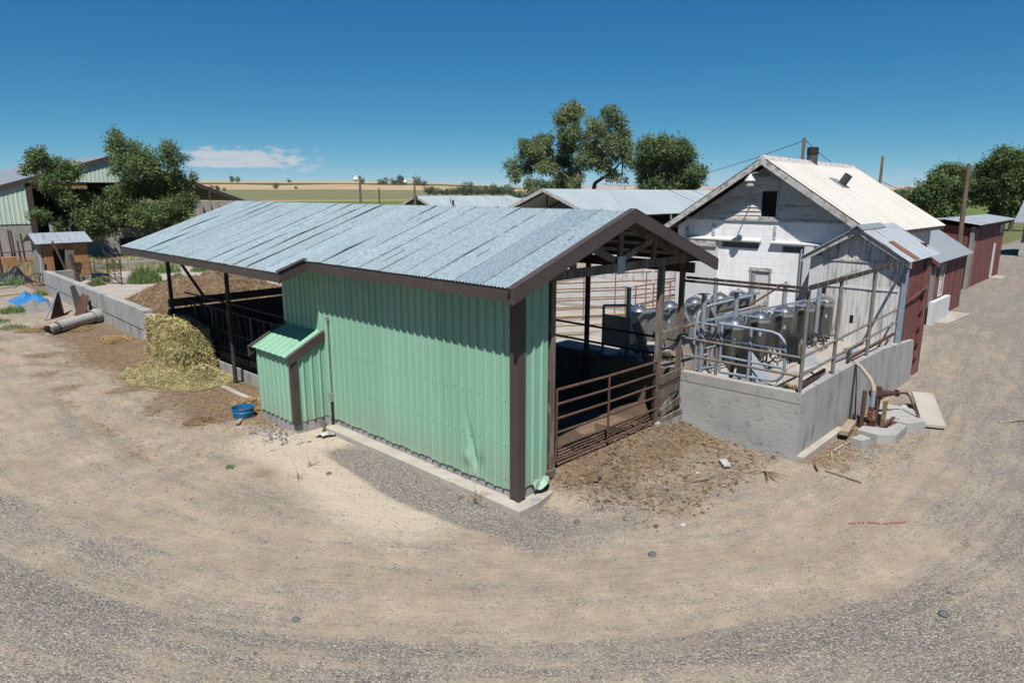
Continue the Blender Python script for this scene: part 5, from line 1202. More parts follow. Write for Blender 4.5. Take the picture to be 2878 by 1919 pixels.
# individual larger stones
rnd=random.Random(19)
SP=[(.25,-1.01,.05,'bluestone','dark blue grey stone just off the wall corner'),(-.45,.9,.04,'redstone','reddish stone against the concrete ledge halfway along the green wall'),(-1.43,3.35,.045,'redstone','reddish brown stone on the silt left of the gravel strip'),(.22,-2.38,.06,'bluestone','flat blue grey stone in the sandy track below the gate'),(1.43,-5.69,.06,'bluestone','lone dark stone in the gravel at the lower right'),
    (-3.4,1.9,.04,'rock','flat grey stone in the middle of the left track'),(-4.0,-.1,.045,'bluestone','flat dark stone embedded in the left track'),(3.2,-1.45,.04,'palestone','pale stone on the brown dirt before the gate'),(1.2,-2.3,.045,'palestone','pale flat stone in the gravel below the gate'),(2.6,-2.1,.04,'rock','small grey stone in front of the dry branches'),(9.2,-3.0,.07,'palestone','pale stone near the wall end beyond the pump'),(9.9,-3.1,.09,'palestone','larger pale stone beyond the pump')]
for x,y,r,mt,lab in SP:
    b=MB(); x0=len(b.v)
    ico=[]
    for i in range(5):
        th=math.pi*i/4
        for j in range(8):
            ph=2*math.pi*j/8; k=r*(1+.22*nz(math.cos(ph)*2+x,math.sin(ph)*2+y,th)); ico.append((x+k*1.25*math.sin(th)*math.cos(ph),y+k*math.sin(th)*math.sin(ph),gh(x,y)+r*.2+k*.6*math.cos(th)))
    b.add(ico,[(i*8+j,i*8+(j+1)%8,(i+1)*8+(j+1)%8,(i+1)*8+j) for i in range(4) for j in range(8)]); b.sm=True
    single(b,'stone',mt,lab,'stone',smooth=True)
# rubble at the hatch corner
b=MB()
for k in range(240):
    x=rnd.gauss(-1.05,.22); y=rnd.gauss(6.0,.45)
    if x>-.8: continue
    stone(b,x,y,gh(x,y)+.01,rnd.uniform(.012,.05),rnd.choice([(.5,.46,.4),(.42,.38,.33),(.3,.28,.26),(.15,.15,.15)]))
tag(b.build('rubble','peb',color=True,smooth=False),'pale broken rubble spread at the foot of the hatch box','rubble',kind='stuff')
# ------------------------------------------------------------------ irrigation pump beside the wall
pm=thing('irrigation_pump',(8.0,-2.95,0),'rusty right angle gear drive of an old irrigation pump beside the retaining wall','pump')
b=MB(); b.tube([(7.80,-2.97,-.1),(7.80,-2.97,.52)],.058,14); PCOL=b.build('column','redrust',pm)
b=MB(); b.tube([(7.80,-2.97,.40),(7.80,-2.97,.88)],.048,14); b.build('riser','bluegalv',pm)
b=MB()
for z in (.36,.42,.30,.25): b.tube([(7.80+.07*math.cos(q),-2.97+.07*math.sin(q),z+.02*math.sin(3*q)) for q in [i*.45 for i in range(15)]],.013,5)
b.build('clamp','rustpanel',PCOL)
GXc,GYc=8.22,-2.92
b=MB(); b.lathe(GXc,GYc,[(.0,.86),(.06,.87),(.085,.85),(.13,.80),(.145,.71),(.13,.63),(.09,.58),(.08,.1)],18)
for q in range(8): a=q*.785; b.lathe(GXc+.145*math.cos(a),GYc+.145*math.sin(a),[(.018,.68),(.018,.73),(.0,.73)],6)
gc=b.build('gear_case','redrust',pm)
b=MB(); b.box(GXc-.12,GXc-.05,GYc-.1,GYc+.1,.72,.90); b.tube([(GXc-.26,GYc+.02,.78),(GXc-.1,GYc+.02,.78)],.05,10); b.build('case_lug','rust',gc)
b=MB(); b.tube([(8.26,-2.98,.71),(8.48,-3.12,.70),(8.62,-3.20,.69)],[.085,.06,.035],12); b.build('shaft_housing','redrust',gc)
b=MB(); b.tube([(8.62,-3.20,.69),(8.65,-3.22,.69)],.075,14); b.build('flange','redrust',gc)
b=MB(); b.tube([(8.65,-3.22,.69),(8.86,-3.36,.67)],.024,8); b.build('drive_shaft','redrust',pm)
b=MB(); b.tube([(8.84,-3.35,.67),(8.90,-3.40,.60),(8.62,-3.78,.06)],.022,8); b.build('shaft_arm','rust',pm)
b=MB(); b.box(8.12,8.22,-3.16,-3.09,.0,.60); b.build('stand','yellowrust',pm)
b=MB(); b.tube([(7.88,-2.78,0),(7.88,-2.78,.82)],.045,10); b.build('back_pipe','rust',pm)
b=MB(); b.tube([(8.05,-3.0,.0),(8.05,-3.0,.62)],.03,8); b.build('strut','rust',pm)
hz=thing('discharge_hose',(8.0,-2.7,.9),'faded canvas hose running from the elbow on the wall top down to the pump','hose')
b=MB(); b.tube([(8.02,-2.40,1.28),(8.03,-2.46,1.38),(8.02,-2.62,1.27),(7.93,-2.84,1.08),(7.83,-2.95,.95),(7.80,-2.97,.80)],[.04,.042,.04,.043,.048,.052],12); b.build('hose','hose',hz)
b=MB(); b.tube([(8.03,-2.36,1.22),(8.03,-2.33,1.50),(8.01,-2.33,1.58),(7.94,-2.33,1.63),(7.82,-2.33,1.63)],[.055,.055,.058,.058,.056],14,cap=False); b.tube([(7.82,-2.33,1.63),(7.90,-2.33,1.63)],.047,14); b.tube([(8.03,-2.345,1.42),(8.03,-2.335,1.46)],.068,14); b.build('elbow','galv',hz)
def slab(pts,h,lab,mt='conc',tilt=None):
    b=MB(); b.prism(pts,(0,0,h) if tilt is None else tilt); single(b,'concrete_slab',mt,lab,'concrete slab')
slab([(7.05,-2.95,-.05),(7.0,-3.35,-.05),(7.25,-3.62,-.05),(8.05,-3.62,-.05),(8.1,-3.42,-.05),(7.55,-3.35,-.05),(7.4,-2.95,-.05)],.25,'bent concrete pad in front of the pump','conc')
slab([(8.15,-3.15,-.05),(8.1,-3.6,-.05),(8.5,-3.85,-.05),(9.3,-3.4,-.05),(9.3,-2.75,-.05),(8.4,-2.75,-.05)],.27,'wide concrete pad behind the pump base','conc')
slab([(8.75,-3.75,.03),(8.95,-4.15,.02),(10.4,-3.55,.30),(10.2,-3.15,.32)],.06,'tilted broken concrete slab beyond the pump arm','concpale')
slab([(6.5,-3.0,-.03),(6.45,-3.22,-.03),(6.75,-3.3,-.03),(6.85,-3.08,-.03)],.22,'small loose concrete block left of the pump','conc')
b=MB(); b.bar((6.75,-2.78,.16),(7.5,-2.7,.20),.17,.09); single(b,'timber_block','boardwood','short sun bleached timber lying against the wall left of the pump','timber')
b=MB(); b.bar((7.6,-3.25,.16),(8.25,-3.3,.24),.06,.06); b.bar((7.7,-3.35,.14),(8.3,-3.38,.2),.05,.05); single(b,'rusty_channel','rust','rusty channel iron resting on the concrete pad at the pump base','channel iron')
# ------------------------------------------------------------------ pale green metal barn on the left
gb_=thing('green_barn',(9,56.5,0),'large pale green metal barn with an open side, behind the left hand elms','barn')
PX,PZ=11.9,7.86
def gz_(x): return PZ-.311*(PX-x) if x<PX else PZ-.362*(x-PX)
b=MB()
def gw(x0,x1,zf0):
    n=int((x1-x0)/.3*6)
    def fn(u,v):
        x=x0+(x1-x0)*u; z0=zf0; z1=gz_(x)-.25
        p=(x/.3)%1; return (x,56.5-.03*(1-S(abs(p-.5),.06,.14)),z0+(z1-z0)*v)
    b.grid(fn,n,1)
gw(-6,5.35,2.48); gw(5.35,17.3,5.62)
b.v=[(x,y,max(z,2.4)) for x,y,z in b.v]; b.build('siding','palegreen',gb_,smooth=True)
b=MB(); b.box(-6,5.3,56.54,56.8,-.2,2.5); b.build('base_wall','conc',gb_)
b=MB(); b.box(5.3,5.7,56.42,56.8,0,5.7); b.build('corner_post','darkwood',gb_)
b=MB(); b.box(5.7,9.5,56.6,56.75,5.1,5.55); b.build('beam','hutwood',gb_)
for x in (16.9,19.2,21.2):
    b=MB(); b.tube([(x,56.4,0),(x,56.4,gz_(x)-.3)],.09,8); b.build('post','rust',gb_)
b=MB(); b.prism([(PX,56.33,PZ+.05),(-7,56.33,gz_(-7)+.05),(-7,56.33,gz_(-7)-.3),(PX,56.33,PZ-.32)],(0,.12,0)); b.prism([(PX+.001,56.33,PZ+.05),(22.4,56.33,gz_(22.4)+.05),(22.4,56.33,gz_(22.4)-.3),(PX+.001,56.33,PZ-.32)],(0,.12,0)); b.build('fascia','brown',gb_)
b=MB(); b.prism([(PX,56.46,PZ),(-7,56.46,gz_(-7)),(-7,56.46,gz_(-7)-.08),(PX,56.46,PZ-.08)],(0,30,0)); b.prism([(PX+.001,56.46,PZ),(22.3,56.46,gz_(22.3)),(22.3,56.46,gz_(22.3)-.08),(PX+.001,56.46,PZ-.08)],(0,30,0)); b.build('roof','greyroof',gb_)
b=MB(); b.prism([(-6,85,0),(22,85,0),(22,85,gz_(22)-.1),(PX,85,PZ-.1),(-6,85,gz_(-6)-.1)],(0,.2,0)); b.box(-6,-5.8,56.9,84.9,0,3); b.build('rear_wall','darkwood',gb_)
yw=thing('tall_yard_wall',(12,54,0),'tall grey concrete yard wall behind the two bushy trees','wall')
b=MB(); b.box(6.0,17.0,54,54.3,-.2,2.62); b.build('wall','conc',yw)
b=MB(); x=10.6
while x<13.6: b.box(x,x+.2,53.9,53.98,0,1.25); x+=.27
b.build('slat_panel','darkwood',yw)
bt=thing('buttress_wall',(20.2,54.6,0),'pale concrete wall with tapered buttresses under the end of the barn roof','wall')
b=MB(); b.box(17.02,23.1,54.5,54.8,-.2,4.08); b.build('wall','concwall',bt)
for k in range(9):
    x=17.35+k*.72; b=MB(); b.prism([(x-.30,54.49,0),(x+.30,54.49,0),(x+.17,54.49,4.05),(x-.17,54.49,4.05)],(0,-.35,0)); b.build('buttress','concpale',bt)
# posts leaning near the base wall
for i,(x,z,lab) in enumerate(((2.05,2.6,'thin dark post at the very left in front of the concrete base'),(2.45,2.35,'second dark post from the left in front of the concrete base'),(3.05,2.3,'third dark post from the left in front of the concrete base'),(3.2,2.25,'dark post close beside the third one from the left'),(3.75,2.0,'dark post fifth from the left in front of the concrete base'),(3.5,1.5,'short dark post between taller ones in front of the concrete base'),(4.35,1.6,'dark post nearest to the brown hut roof'))):
    b=MB(); b.tube([(x,52,-.1),(x-.05,52.05,z)],.06,7); single(b,'fence_post','rust',lab,'post','dark posts before the concrete base of the green barn')
b=MB(); b.tube([(1.6,51.9,.72),(4.6,51.9,.75)],.04,6); single(b,'fence_rail','rust','dark horizontal rail joining the posts by the green barn','rail')
b=MB(); b.tube([(.72,42.9,-.1),(.66,42.95,1.95)],[.15,.13],10); single(b,'wood_post','polewood','thick tan wooden post cut by the left edge of the photo','post')
b=MB(); b.box(1.9,2.7,49,49.6,0,.6); single(b,'plank_stack','hutwood','low stack of brown planks behind the left posts','planks')
b=MB(); b.tube([(4.2,40.3,.3),(4.1,40.35,1.75)],.06,7) if False else b.tube([(1.55,37.1,.35),(1.6,37.0,1.55)],.035,6); single(b,'white_pipe','lampwhite','short white pipe upright at the left corner of the hut','pipe')
# ------------------------------------------------------------------ open metal roofed sheds in the background
def openshed(x0,x1,yr,zr,hw,ze,label):
    s=thing('open_shed',((x0+x1)/2,yr,0),label,'shed'); sl=(zr-ze)/hw
    b=MB(); n=int((x1-x0)/.3*4)
    def fn(u,v): x=x0+(x1-x0)*u; return (x,yr-hw*v,zr-(zr-ze)*v+.02*math.cos(2*math.pi*x/.3)-.12*u)
    b.grid(fn,n,2)
    def fn(u,v): x=x0+(x1-x0)*u; return (x,yr+hw*v,zr-(zr-ze)*v+.02*math.cos(2*math.pi*x/.3)-.12*u)
    b.grid(fn,n,2); b.build('roof','farroof',s,smooth=True)
    b=MB(); b.prism([(x0-.05,yr,zr+.03),(x0-.05,yr-hw,ze+.03),(x0-.05,yr-hw,ze-.25),(x0-.05,yr,zr-.25)],(.05,0,0)); b.prism([(x0-.05,yr+.001,zr+.03),(x0-.05,yr+hw,ze+.03),(x0-.05,yr+hw,ze-.25),(x0-.05,yr+.001,zr-.25)],(.05,0,0)); b.build('bargeboard','fadedtrim',s)
    b=MB()
    for k in range(7):
        x=x0+.5+(x1-x0-1)*k/6; b.box(x-.06,x+.06,yr-hw+.3,yr+hw-.3,ze-.25,ze-.08); b.bar((x,yr-hw+.2,ze-.1),(x,yr,zr-.15),.08,.18); b.bar((x,yr+hw-.2,ze-.1),(x,yr,zr-.15),.08,.18); b.box(x-.05,x+.05,yr-.06,yr+.06,ze,zr-.2)
    b.build('trusses','darkwood',s)
    for k in range(5):
        for yy in (yr-hw+.5,yr+hw-.5):
            x=x0+.5+(x1-x0-1)*k/4; b=MB(); b.box(x-.08,x+.08,yy-.08,yy+.08,0,ze-.2); b.build('post','darkwood',s)
    b=MB(); b.box(x1-.6,x1-.5,yr-hw+.4,yr+hw-.4,0,ze-.3); b.box(x0+6,x1-1,yr+hw-.4,yr+hw-.3,0,ze-.3); b.build('rear_wall','darkwood',s)
openshed(35,64,30.1,5.12,5.3,3.05,'open sided shed with a long pale metal roof, directly behind the white barn')
openshed(44,66,58,4.36,4.9,2.55,'open sided shed with a pale metal roof farther back, left of the nearer one')
def lamppole(x,y,h,label,dx):
    p=thing('lamp_pole',(x,y,0),label,'lamp pole'); b=MB(); b.tube([(x,y,0),(x,y,h)],[.14,.10],8); b.build('pole','polewood',p)
    b=MB(); b.tube([(x,y,h-.15),(x+dx[0]*.5,y+dx[1]*.5,h+.02),(x+dx[0],y+dx[1],h-.1)],.035,6); b.build('arm','galv',p)
    b=MB(); b.lathe(x+dx[0],y+dx[1],[(.05,h),(.2,h-.2),(.28,h-.34),(.12,h-.45),(.0,h-.5)],12); b.build('lamp_head','lampwhite',p)
lamppole(43.3,57.2,6.25,'pole with a round lamp rising from the peak of the farther metal shed',(-.75,.75))
lamppole(27.75,45.2,6.25,'slender pole with a round lamp in front of the green fields',(-.25,.25))
for d,px,z,lab in ((60,1992*.0+831+0,0,''),):
    pass
x,y=polp(870,62); b=MB(); b.tube([(x,y,0),(x,y,5.2)],.05,6); single(b,'fence_post','blacksteel','thin dark upright post in front of the green fields','post')
x,y=polp(1040,42); b=MB(); b.tube([(x,y,0),(x,y,4.42)],.07,6); b.tube([(x-.12,y+.1,4.2),(x-.12,y+.1,4.55)],.025,5); single(b,'stub_post','darkwood','short dark post end showing above the front roof ridge','post')
# ------------------------------------------------------------------ fields and hills (polar sheets round the yard)
def field(name,mat,pxs,prof,sub=1):
    "prof(px) -> list of (distance, height)"
    b=MB(); rows=len(prof(pxs[0])); o=0
    for px in pxs:
        for d,z in prof(px): x,y=polp(px,d); b.v.append((x,y,z))
    for i in range(len(pxs)-1):
        for j in range(rows-1):
            a=i*rows+j; b.f.append((a,a+rows,a+rows+1,a+1)); b.c.append((1,1,1))
    return struct(b,name,mat,loc=(0,0,0),smooth=True)
def fmat(name,c1,c2,c3,sx_,sy_,scale=.02,rot=0):
    mm,t,b=nt(name); v=coords(t,(sx_,sy_,1),(0,0,rot))
    c=mix(t,ramp(t,noi(t,v,scale,5,.65),.38,.62),c1,c2); c=mix(t,ramp(t,noi(t,v,scale*5,4,.7),.5,.7),c,c3)
    L(t,mix(t,1.0,c,(.62,.62,.62),'MULTIPLY'),b.inputs['Base Color']); b.inputs['Roughness'].default_value=.95; b.inputs['Specular IOR Level'].default_value=.1; return mm
PXS=[-700+ (3900/130)*i for i in range(131)]
rt=lambda px:S(px,900,1350)
m['crop']=fmat('crop_rows',(.105,.17,.035),(.14,.19,.05),(.20,.21,.09),.25,1.4,.05,.9)
m['pasture']=fmat('pasture',(.165,.185,.085),(.21,.21,.11),(.245,.225,.135),1,1,.02)
m['wheat']=fmat('wheat',(.46,.33,.19),(.52,.39,.24),(.38,.27,.16),1,1,.006)
m['bean']=fmat('bean_field',(.045,.10,.03),(.06,.12,.035),(.08,.13,.04),1,1,.01)
m['farhill']=fmat('far_hills',(.52,.38,.30),(.45,.33,.27),(.40,.30,.26),1,1,.0006)
field('crop_field','crop',PXS,lambda px:[(150,.15),(250,.16),(330,.2)])
field('field_track','wheat',PXS,lambda px:[(330,.2),(342,.25),(352,.3)])
field('pasture','pasture',PXS,lambda px:[(352,.3),(500,1.3),(760,4.3+.8*nz(px*.004)),(900,5.8*(1-rt(px))+3.2*rt(px)+1.0*nz(px*.006,2))])
field('wheat_hill','wheat',PXS,lambda px:[(900,5.8*(1-rt(px))+3.2*rt(px)+1.0*nz(px*.006,2)),(1150,(10+1.8*nz(px*.005,4))*(1-rt(px))+4*rt(px)),(1500,(16.0+2.5*nz(px*.007,4))*(1-.75*rt(px)))])
field('bean_field','bean',PXS,lambda px:[(1500,(16.0+2.5*nz(px*.007,4))*(1-.75*rt(px))),(1720,(21.5+1.5*nz(px*.004,7))*(1-.75*rt(px)))])
field('far_wheat_hill','wheat',PXS,lambda px:[(1720,(21.5+1.5*nz(px*.004,7))*(1-.75*rt(px))),(2300,(33+4.5*nz(px*.004,12))*(1-.8*rt(px))),(2700,10)])
field('far_hills','farhill',PXS,lambda px:[(9500,-40),(12500,(70+38*nz(px*.006,21)+20*nz(px*.02,5))*S(px,850,1350)+6),(16000,0)])
# ------------------------------------------------------------------ trees
def leafcol(rnd,base,var=.45):
    k=1+rnd.uniform(-var,var); y=rnd.uniform(-.15,.25)
    return (base[0]*k*(1+y),base[1]*k,base[2]*k*(1-y*.6))
def crown(b,blobs,n,size,base,rnd,gap=.0,droop=0,fq=.9,shell=.5,per=22):
    "sprays: short drooping twigs that each carry a row of small leaves"
    vols=[(q[3]*q[4]*q[5])**.75 for q in blobs]; tot=sum(vols); cum=[]; s=0
    for v in vols: s+=v/tot; cum.append(s)
    for k in range(max(1,n//per)):
        u=rnd.random(); i=next((j for j,c in enumerate(cum) if u<=c),len(cum)-1); cx,cy,cz,rx,ry,rz=blobs[i]
        d=Vector((rnd.gauss(0,1),rnd.gauss(0,1),rnd.gauss(0,1))).normalized(); r=.15+.85*rnd.random()**shell
        p=Vector((cx+d.x*rx*r,cy+d.y*ry*r,cz+d.z*rz*r))
        if gap and mnoise.noise(p*.22/size**.5)<gap-.5: continue
        ax=(d*.9+Vector((rnd.uniform(-.9,.9),rnd.uniform(-.9,.9),rnd.uniform(-.7,.6)-droop))).normalized()
        L_=(.25+.75*rnd.random()**2)*(rx+rz)*.5; kk=leafcol(rnd,base,.36)
        for q in range(per):
            f=rnd.random(); pp=p+ax*(L_*f)+Vector((rnd.gauss(0,1),rnd.gauss(0,1),rnd.gauss(0,1)-droop*f*1.2))*(size*.75)
            la=(ax*.6+Vector((rnd.uniform(-1,1),rnd.uniform(-1,1),rnd.uniform(-1,.8)-droop))).normalized()
            sd=la.cross(Vector((rnd.uniform(-1,1),rnd.uniform(-1,1),rnd.uniform(-1,1))))
            if sd.length<.05: continue
            sd.normalize(); l=size*rnd.uniform(.55,1.35); wd=size*rnd.uniform(.18,.34); c=leafcol(rnd,kk,.22)
            b.add([pp,pp+la*l*.45+sd*wd,pp+la*l,pp+la*l*.55-sd*wd],[(0,1,2,3)],c)
def tree(name,label,x,y,trunk_h,tr,blobs,n,size,base,seed,cat='tree',group=None,gap=.18,droop=0,multi=1,zb=0,shell=.5):
    rnd=random.Random(seed); t_=thing(name,(x,y,zb),label,cat,group)
    B=[(x+q[0],y+q[1],zb+q[2],q[3],q[4],q[5]) for q in blobs]
    b=MB(); crown(b,B,n,size,base,rnd,gap,droop,shell=shell); b.build('crown','leaf',t_,color=True,smooth=False)
    b=MB(); nodes=[]
    for s in range(multi):
        ox=(s-(multi-1)/2)*tr*3.2; oy=rnd.uniform(-1,1)*tr*1.5; ux,uy=vd_(x,y)
        tp=Vector((x+ux*ox*1.8+oy,y+uy*ox*1.8,zb+trunk_h*rnd.uniform(.85,1.1))); mid=Vector((x+ux*ox,y+uy*ox+oy*.3,zb+trunk_h*.5))
        b.tube([(x+ux*ox*.5,y+uy*ox*.5,zb-.2),mid,tp],[tr*1.25,tr,tr*.8],9); nodes.append((tp,tr*.75))
    rest=sorted(B,key=lambda q:min((Vector(q[:3])-nd[0]).length for nd in nodes))
    for q in rest:
        c=Vector(q[:3]); par=min(nodes,key=lambda nd:(c-nd[0]).length+max(0,nd[0].z-c.z)*1.2); r0=par[1]; r1=max(tr*.10,r0*.62)
        md=par[0].lerp(c,.5)+Vector((rnd.uniform(-1,1),rnd.uniform(-1,1),rnd.uniform(-.2,.9)))*(c-par[0]).length*.13
        b.tube([par[0],md,c],[r0*.9,(r0+r1)*.45,r1],6); nodes.append((c,r1))
        for j in range(4):
            e=c+Vector((rnd.uniform(-1,1)*q[3],rnd.uniform(-1,1)*q[4],rnd.uniform(-.8,.9)*q[5]))*.85; b.tube([c.lerp(md,.3),c.lerp(e,.5)+Vector((0,0,.1*q[5])),e],[r1*.7,r1*.4,r1*.15],4)
    b.build('trunk','bark',t_); return t_
def vd_(x,y):
    dx,dy=x-CAM[0],y-CAM[1]; l=math.hypot(dx,dy); return (dy/l,-dx/l)
ELM=(.084,.130,.050)
def vd(px): a=azpx(px); return (math.cos(a),-math.sin(a))    # unit vector to the right as seen from the yard
def rb(px0,offs):  # offsets given sideways (right +), depth, height
    ux,uy=vd(px0); fx,fy=-uy,ux
    return [(s*ux+d*fx,s*uy+d*fy,z,r1,r1 if len(o)<5 else o[4],r2) for o in offs for (s,d,z,r1,r2) in [o[:5] if len(o)>=5 else (*o,o[3])]]
def T(name,label,px,dist,offs,n,size,base,seed,trunk_h,tr,**k):
    x,y=polp(px,dist); ux,uy=vd(px); fx,fy=-uy,ux
    ks=k.pop('ks',1.0); bl=[(s*ks*ux+d*fx,s*ks*uy+d*fy,z,rx*(.35+.65*ks),rx*(.35+.65*ks),rz) for s,d,z,rx,rz in offs]
    return tree(name,label,x,y,trunk_h,tr,bl,n,size,base,seed,**k)
def TP(name,label,px0,dist,blobs,n,size,base,seed,trunk_h,tr,sc0=1.0,**k):
    "crown masses measured on the photo, given their own depth, size and thickness at the tree's real distance"
    w_=dist*math.cos(azpx(px0)-HEAD); vp=1560/w_; hp=vp/math.cos(azpx(px0)-HEAD); rq=random.Random(seed*3+1); offs=[]
    dl=max(abs(q[0]-px0) for q in blobs)/hp
    for q in blobs:
        s=(q[0]-px0)/hp; dep=rq.uniform(-.45,.45)*math.sqrt(max(.1,dl*dl-s*s)); rx=q[2]/hp*.84; rz=q[3]/vp*.92
        offs.append((s*sc0,dep,5+(437-q[1])/vp,rx*sc0,rz*(1+sc0)/2))
    return T(name,label,px0,dist,offs,n,size,base,seed,trunk_h,tr,**k)
TP('elm_tree','bushy green elm on the left, nearest the brown hut, with the barn wall behind',140,60,[(100,358,12,8),(95,372,26,17),(72,393,24,10),(128,385,30,20),(165,398,28,20),(200,385,9,8),(110,415,38,18),(178,432,30,18),(150,455,24,16),(128,440,20,12),(78,490,26,8),(105,512,26,16),(140,522,34,18),(185,505,38,26),(215,520,32,24),(228,485,26,24),(150,545,20,12),(210,455,20,14)],26000,.18,ELM,101,2.2,.10,sc0=.92,multi=4,gap=.26,shell=.5)
TP('elm_tree','tallest bushy green elm on the left, in front of the pale green gable',340,61.5,[(278,314,10,9),(285,330,22,18),(300,350,34,20),(272,352,18,9),(335,350,20,15),(298,388,34,26),(345,385,34,28),(395,340,10,12),(395,357,22,20),(385,385,34,26),(428,380,22,20),(448,405,16,15),(420,420,34,24),(360,430,44,28),(298,438,38,26),(258,452,26,20),(272,490,38,26),(330,490,44,26),(390,480,38,28),(428,462,24,22),(245,512,28,16),(400,512,28,10)],44000,.18,ELM,102,2.5,.12,sc0=.97,multi=4,gap=.20,shell=.5)
TP('weeping_elm','tall spreading elm with drooping branches behind the metal roofed shed',1348,94,[(1308,268,32,20),(1320,256,18,10),(1288,284,18,14),(1246,326,27,13),(1210,339,18,13),(1200,360,16,11),(1180,384,18,18),(1188,404,13,12),(1229,364,20,13),(1308,312,28,22),(1300,340,24,14),(1348,330,38,26),(1393,277,20,13),(1410,294,18,15),(1424,311,15,14),(1376,300,20,18),(1398,338,32,26),(1424,349,24,28),(1440,369,12,22),(1378,374,28,20),(1343,366,24,20),(1403,399,13,15),(1425,404,12,15),(1326,392,16,30),(1290,402,22,17),(1288,424,28,11),(1228,424,24,12),(1352,302,20,16),(1268,322,22,16),(1232,348,24,14),(1246,374,22,14),(1214,386,18,14),(1302,366,30,20),(1360,352,24,20),(1262,352,16,10),(1258,386,22,14),(1275,372,18,12),(1262,426,22,10),(1320,420,16,12)],60000,.28,(.092,.130,.058),104,5.5,.34,gap=.10,droop=.5,multi=2,shell=.6)
TP('round_elm','dense rounded dark green tree right of the drooping elm',1533,88,[(1488,350,26,24),(1522,343,26,20),(1548,350,28,20),(1480,385,22,28),(1520,385,38,32),(1562,360,28,24),(1580,382,26,26),(1590,408,22,22),(1608,398,10,8),(1486,420,24,17),(1538,420,40,18),(1575,426,30,11)],36000,.29,(.074,.115,.046),105,3.0,.3,gap=.06,shell=.5)
RT=[('broad green tree at the left end of the grove on the right',2125,96,[(2112,420,18,13),(2123,440,32,22),(2090,452,16,12),(2150,428,32,22),(2140,468,42,22),(2115,480,26,14)],15000),
 ('bushy green tree just left of the bare pole in the right hand grove',2180,99,[(2175,400,34,17),(2199,416,28,24),(2180,448,38,26),(2176,487,36,14),(2150,440,20,20)],16000),
 ('tall dark tree with the highest crown at the far right',2285,110,[(2293,366,26,18),(2269,388,30,21),(2281,421,32,28),(2241,421,24,20),(2257,450,26,16),(2300,457,24,30),(2304,482,20,16),(2245,392,12,12)],20000),
 ('tall dark tree cut off by the right edge of the photo',2335,106,[(2316,374,24,20),(2341,369,22,17),(2316,416,36,30),(2336,450,30,26),(2360,400,28,30),(2335,480,26,10),(2368,440,24,30)],18000),
 ('small rounded tree low in the distance beyond the white roof',2064,170,[(2057,446,14,10),(2075,450,14,10),(2066,456,22,8)],2600),
 ('dark tree at the back of the right hand grove',2222,128,[(2210,420,26,22),(2235,440,30,24),(2205,455,34,18)],9000)]
for i,(lab,px,d,bl,n) in enumerate(RT):
    TP('shade_tree',lab,px,d,bl,n,.30 if d<140 else .4,(.075,.118,.042) if i%2 else (.066,.105,.040),120+i,2.2,.24,gap=.18,shell=.5)
# distant trees: a few prototypes, then copies
protos=[]
for k in range(4):
    rq=random.Random(200+k)
    offs=[(rq.uniform(-2.4,2.4),rq.uniform(-1,1),rq.uniform(3,6.0),rq.uniform(1.6,2.6),rq.uniform(1.3,2.2)) for _ in range(5+k%2)]+[(rq.uniform(-1.5,1.5),0,2.2,2.4,1.6) for _ in range(2)]
    protos.append((k,offs))
G1='small trees in the distant tree line'; LB='small dark green tree in the far tree line beyond the pasture'
made={}
def far(px,d,s,k,z,lab=LB,grp=G1,base=(.06,.092,.05)):
    x,y=polp(px,d)
    if k not in made:
        tr_=T('distant_tree',lab,px,d,protos[k][1],3000,.5,base,300+k,2.0,.3,zb=0,group=grp,gap=.2); made[k]=tr_; tr_.location=(x,y,z); tr_.scale=(s,s,s)
    else: copy_tree(made[k],(x,y,z),rz=px*.7,label=lab,group=grp,scale=(s,s,s*(.85+.3*((px*7)%10)/10)))
rq=random.Random(55)
px=985; k=0
while px<1172:
    d=520+rq.uniform(-40,60); far(px,d,(.45+.55*rq.random())*(1.0+.45*S(px,1020,1060)),k%4,1.2); px+=rq.uniform(5,10); k+=1
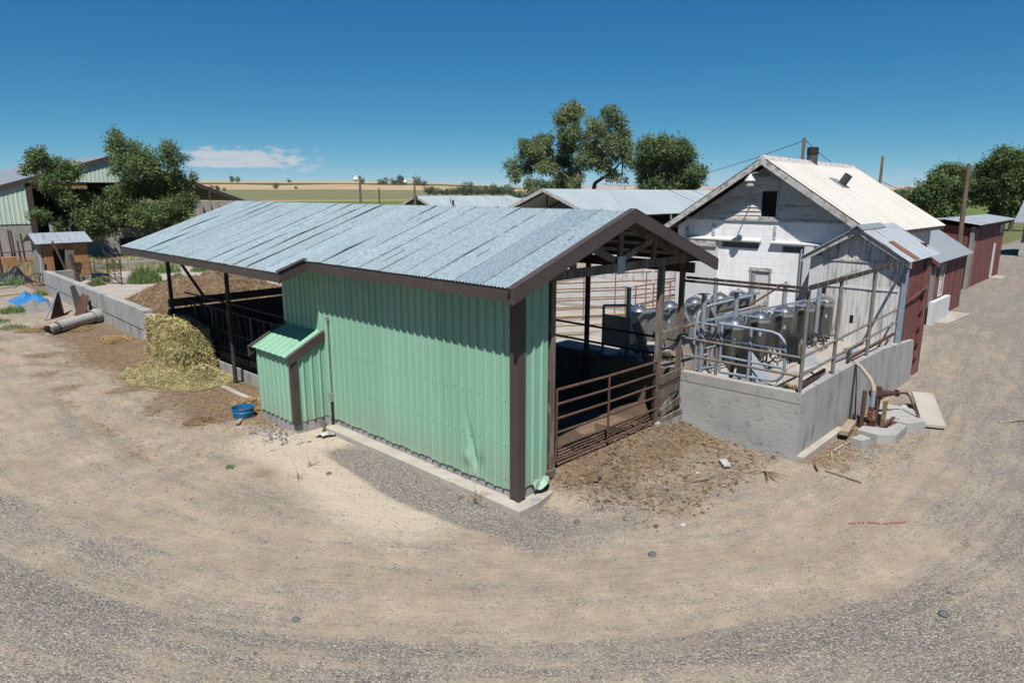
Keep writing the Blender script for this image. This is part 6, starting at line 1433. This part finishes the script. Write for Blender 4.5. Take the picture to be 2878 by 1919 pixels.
for px in (1180,1196,1215,1390,1410,1432,1445,1628,1640): far(px,300+rq.uniform(0,60),.45+.35*rq.random(),k%4,0.2); k+=1
for px,d,s in ((872,1500,1.3),(884,1500,1.5),(906,1480,1.6),(918,1500,1.9),(926,1490,1.6),(958,1450,2.2),(972,1400,1.6)): far(px,d,s*1.45,k%4,14.5 if px<940 else 9,'small dark tree in the row along the edge of the wheat hill','trees along the wheat hill'); k+=1
for px,d,s,z,lab in ((535,1750,1.9,23,'cluster of grey green trees on the skyline left of the fields'),(547,1750,1.7,23,'grey green tree right in the skyline cluster on the left'),(634,950,1.0,6.5,'small dark bush on the golden slope below the skyline'),(680,930,.7,6,'low dark bush on the golden slope, right of the other one'),(500,700,.8,4.0,'round bush on the slope right of the barn eave'),(515,700,.5,4.0,'tiny bush on the slope right of the barn eave'),(832,1600,2.0,18,'single dark round tree on the skyline left of the lamp pole'),(665,1900,1.5,23,'low dark tree on the skyline above the bean field'),(1600,160,.75,0,'small tree showing above the shed roof right of the round tree'),(2052,190,.6,0,'far low tree beyond the white roof slope'),(2085,150,.8,0,'far tree between the white roof and the right hand grove'),(480,640,1.0,3.5,'dark bush beside the right eave of the green barn')):
    far(px,d,s,k%4,z,lab,None); k+=1
x,y=polp(2090,175); b=MB(); b.box(x-.05,x+22,y-.1,y,0,1.1); single(b,'field_hedge','bean','low dark hedge line beyond the white barn roof','hedge')

# ------------------------------------------------------------------ the clear summer air over the far hills
b=MB(); b.box(-17000,17000,-17000,17000,-60,260)
hzm=bpy.data.materials.new('air'); hzm.use_nodes=True; tt=hzm.node_tree; tt.nodes.remove(tt.nodes['Principled BSDF'])
pv=tt.nodes.new('ShaderNodeVolumePrincipled'); pv.inputs['Color'].default_value=(.80,.88,.97,1); pv.inputs['Density'].default_value=3.2e-5; pv.inputs['Anisotropy'].default_value=0
tt.links.new(pv.outputs[0],tt.nodes['Material Output'].inputs['Volume'])
ha=b.build('haze',hzm,loc=(0,0,-60)); ha['kind']='stuff'; tag(ha,'thin pale blue haze fading the far hills','haze')
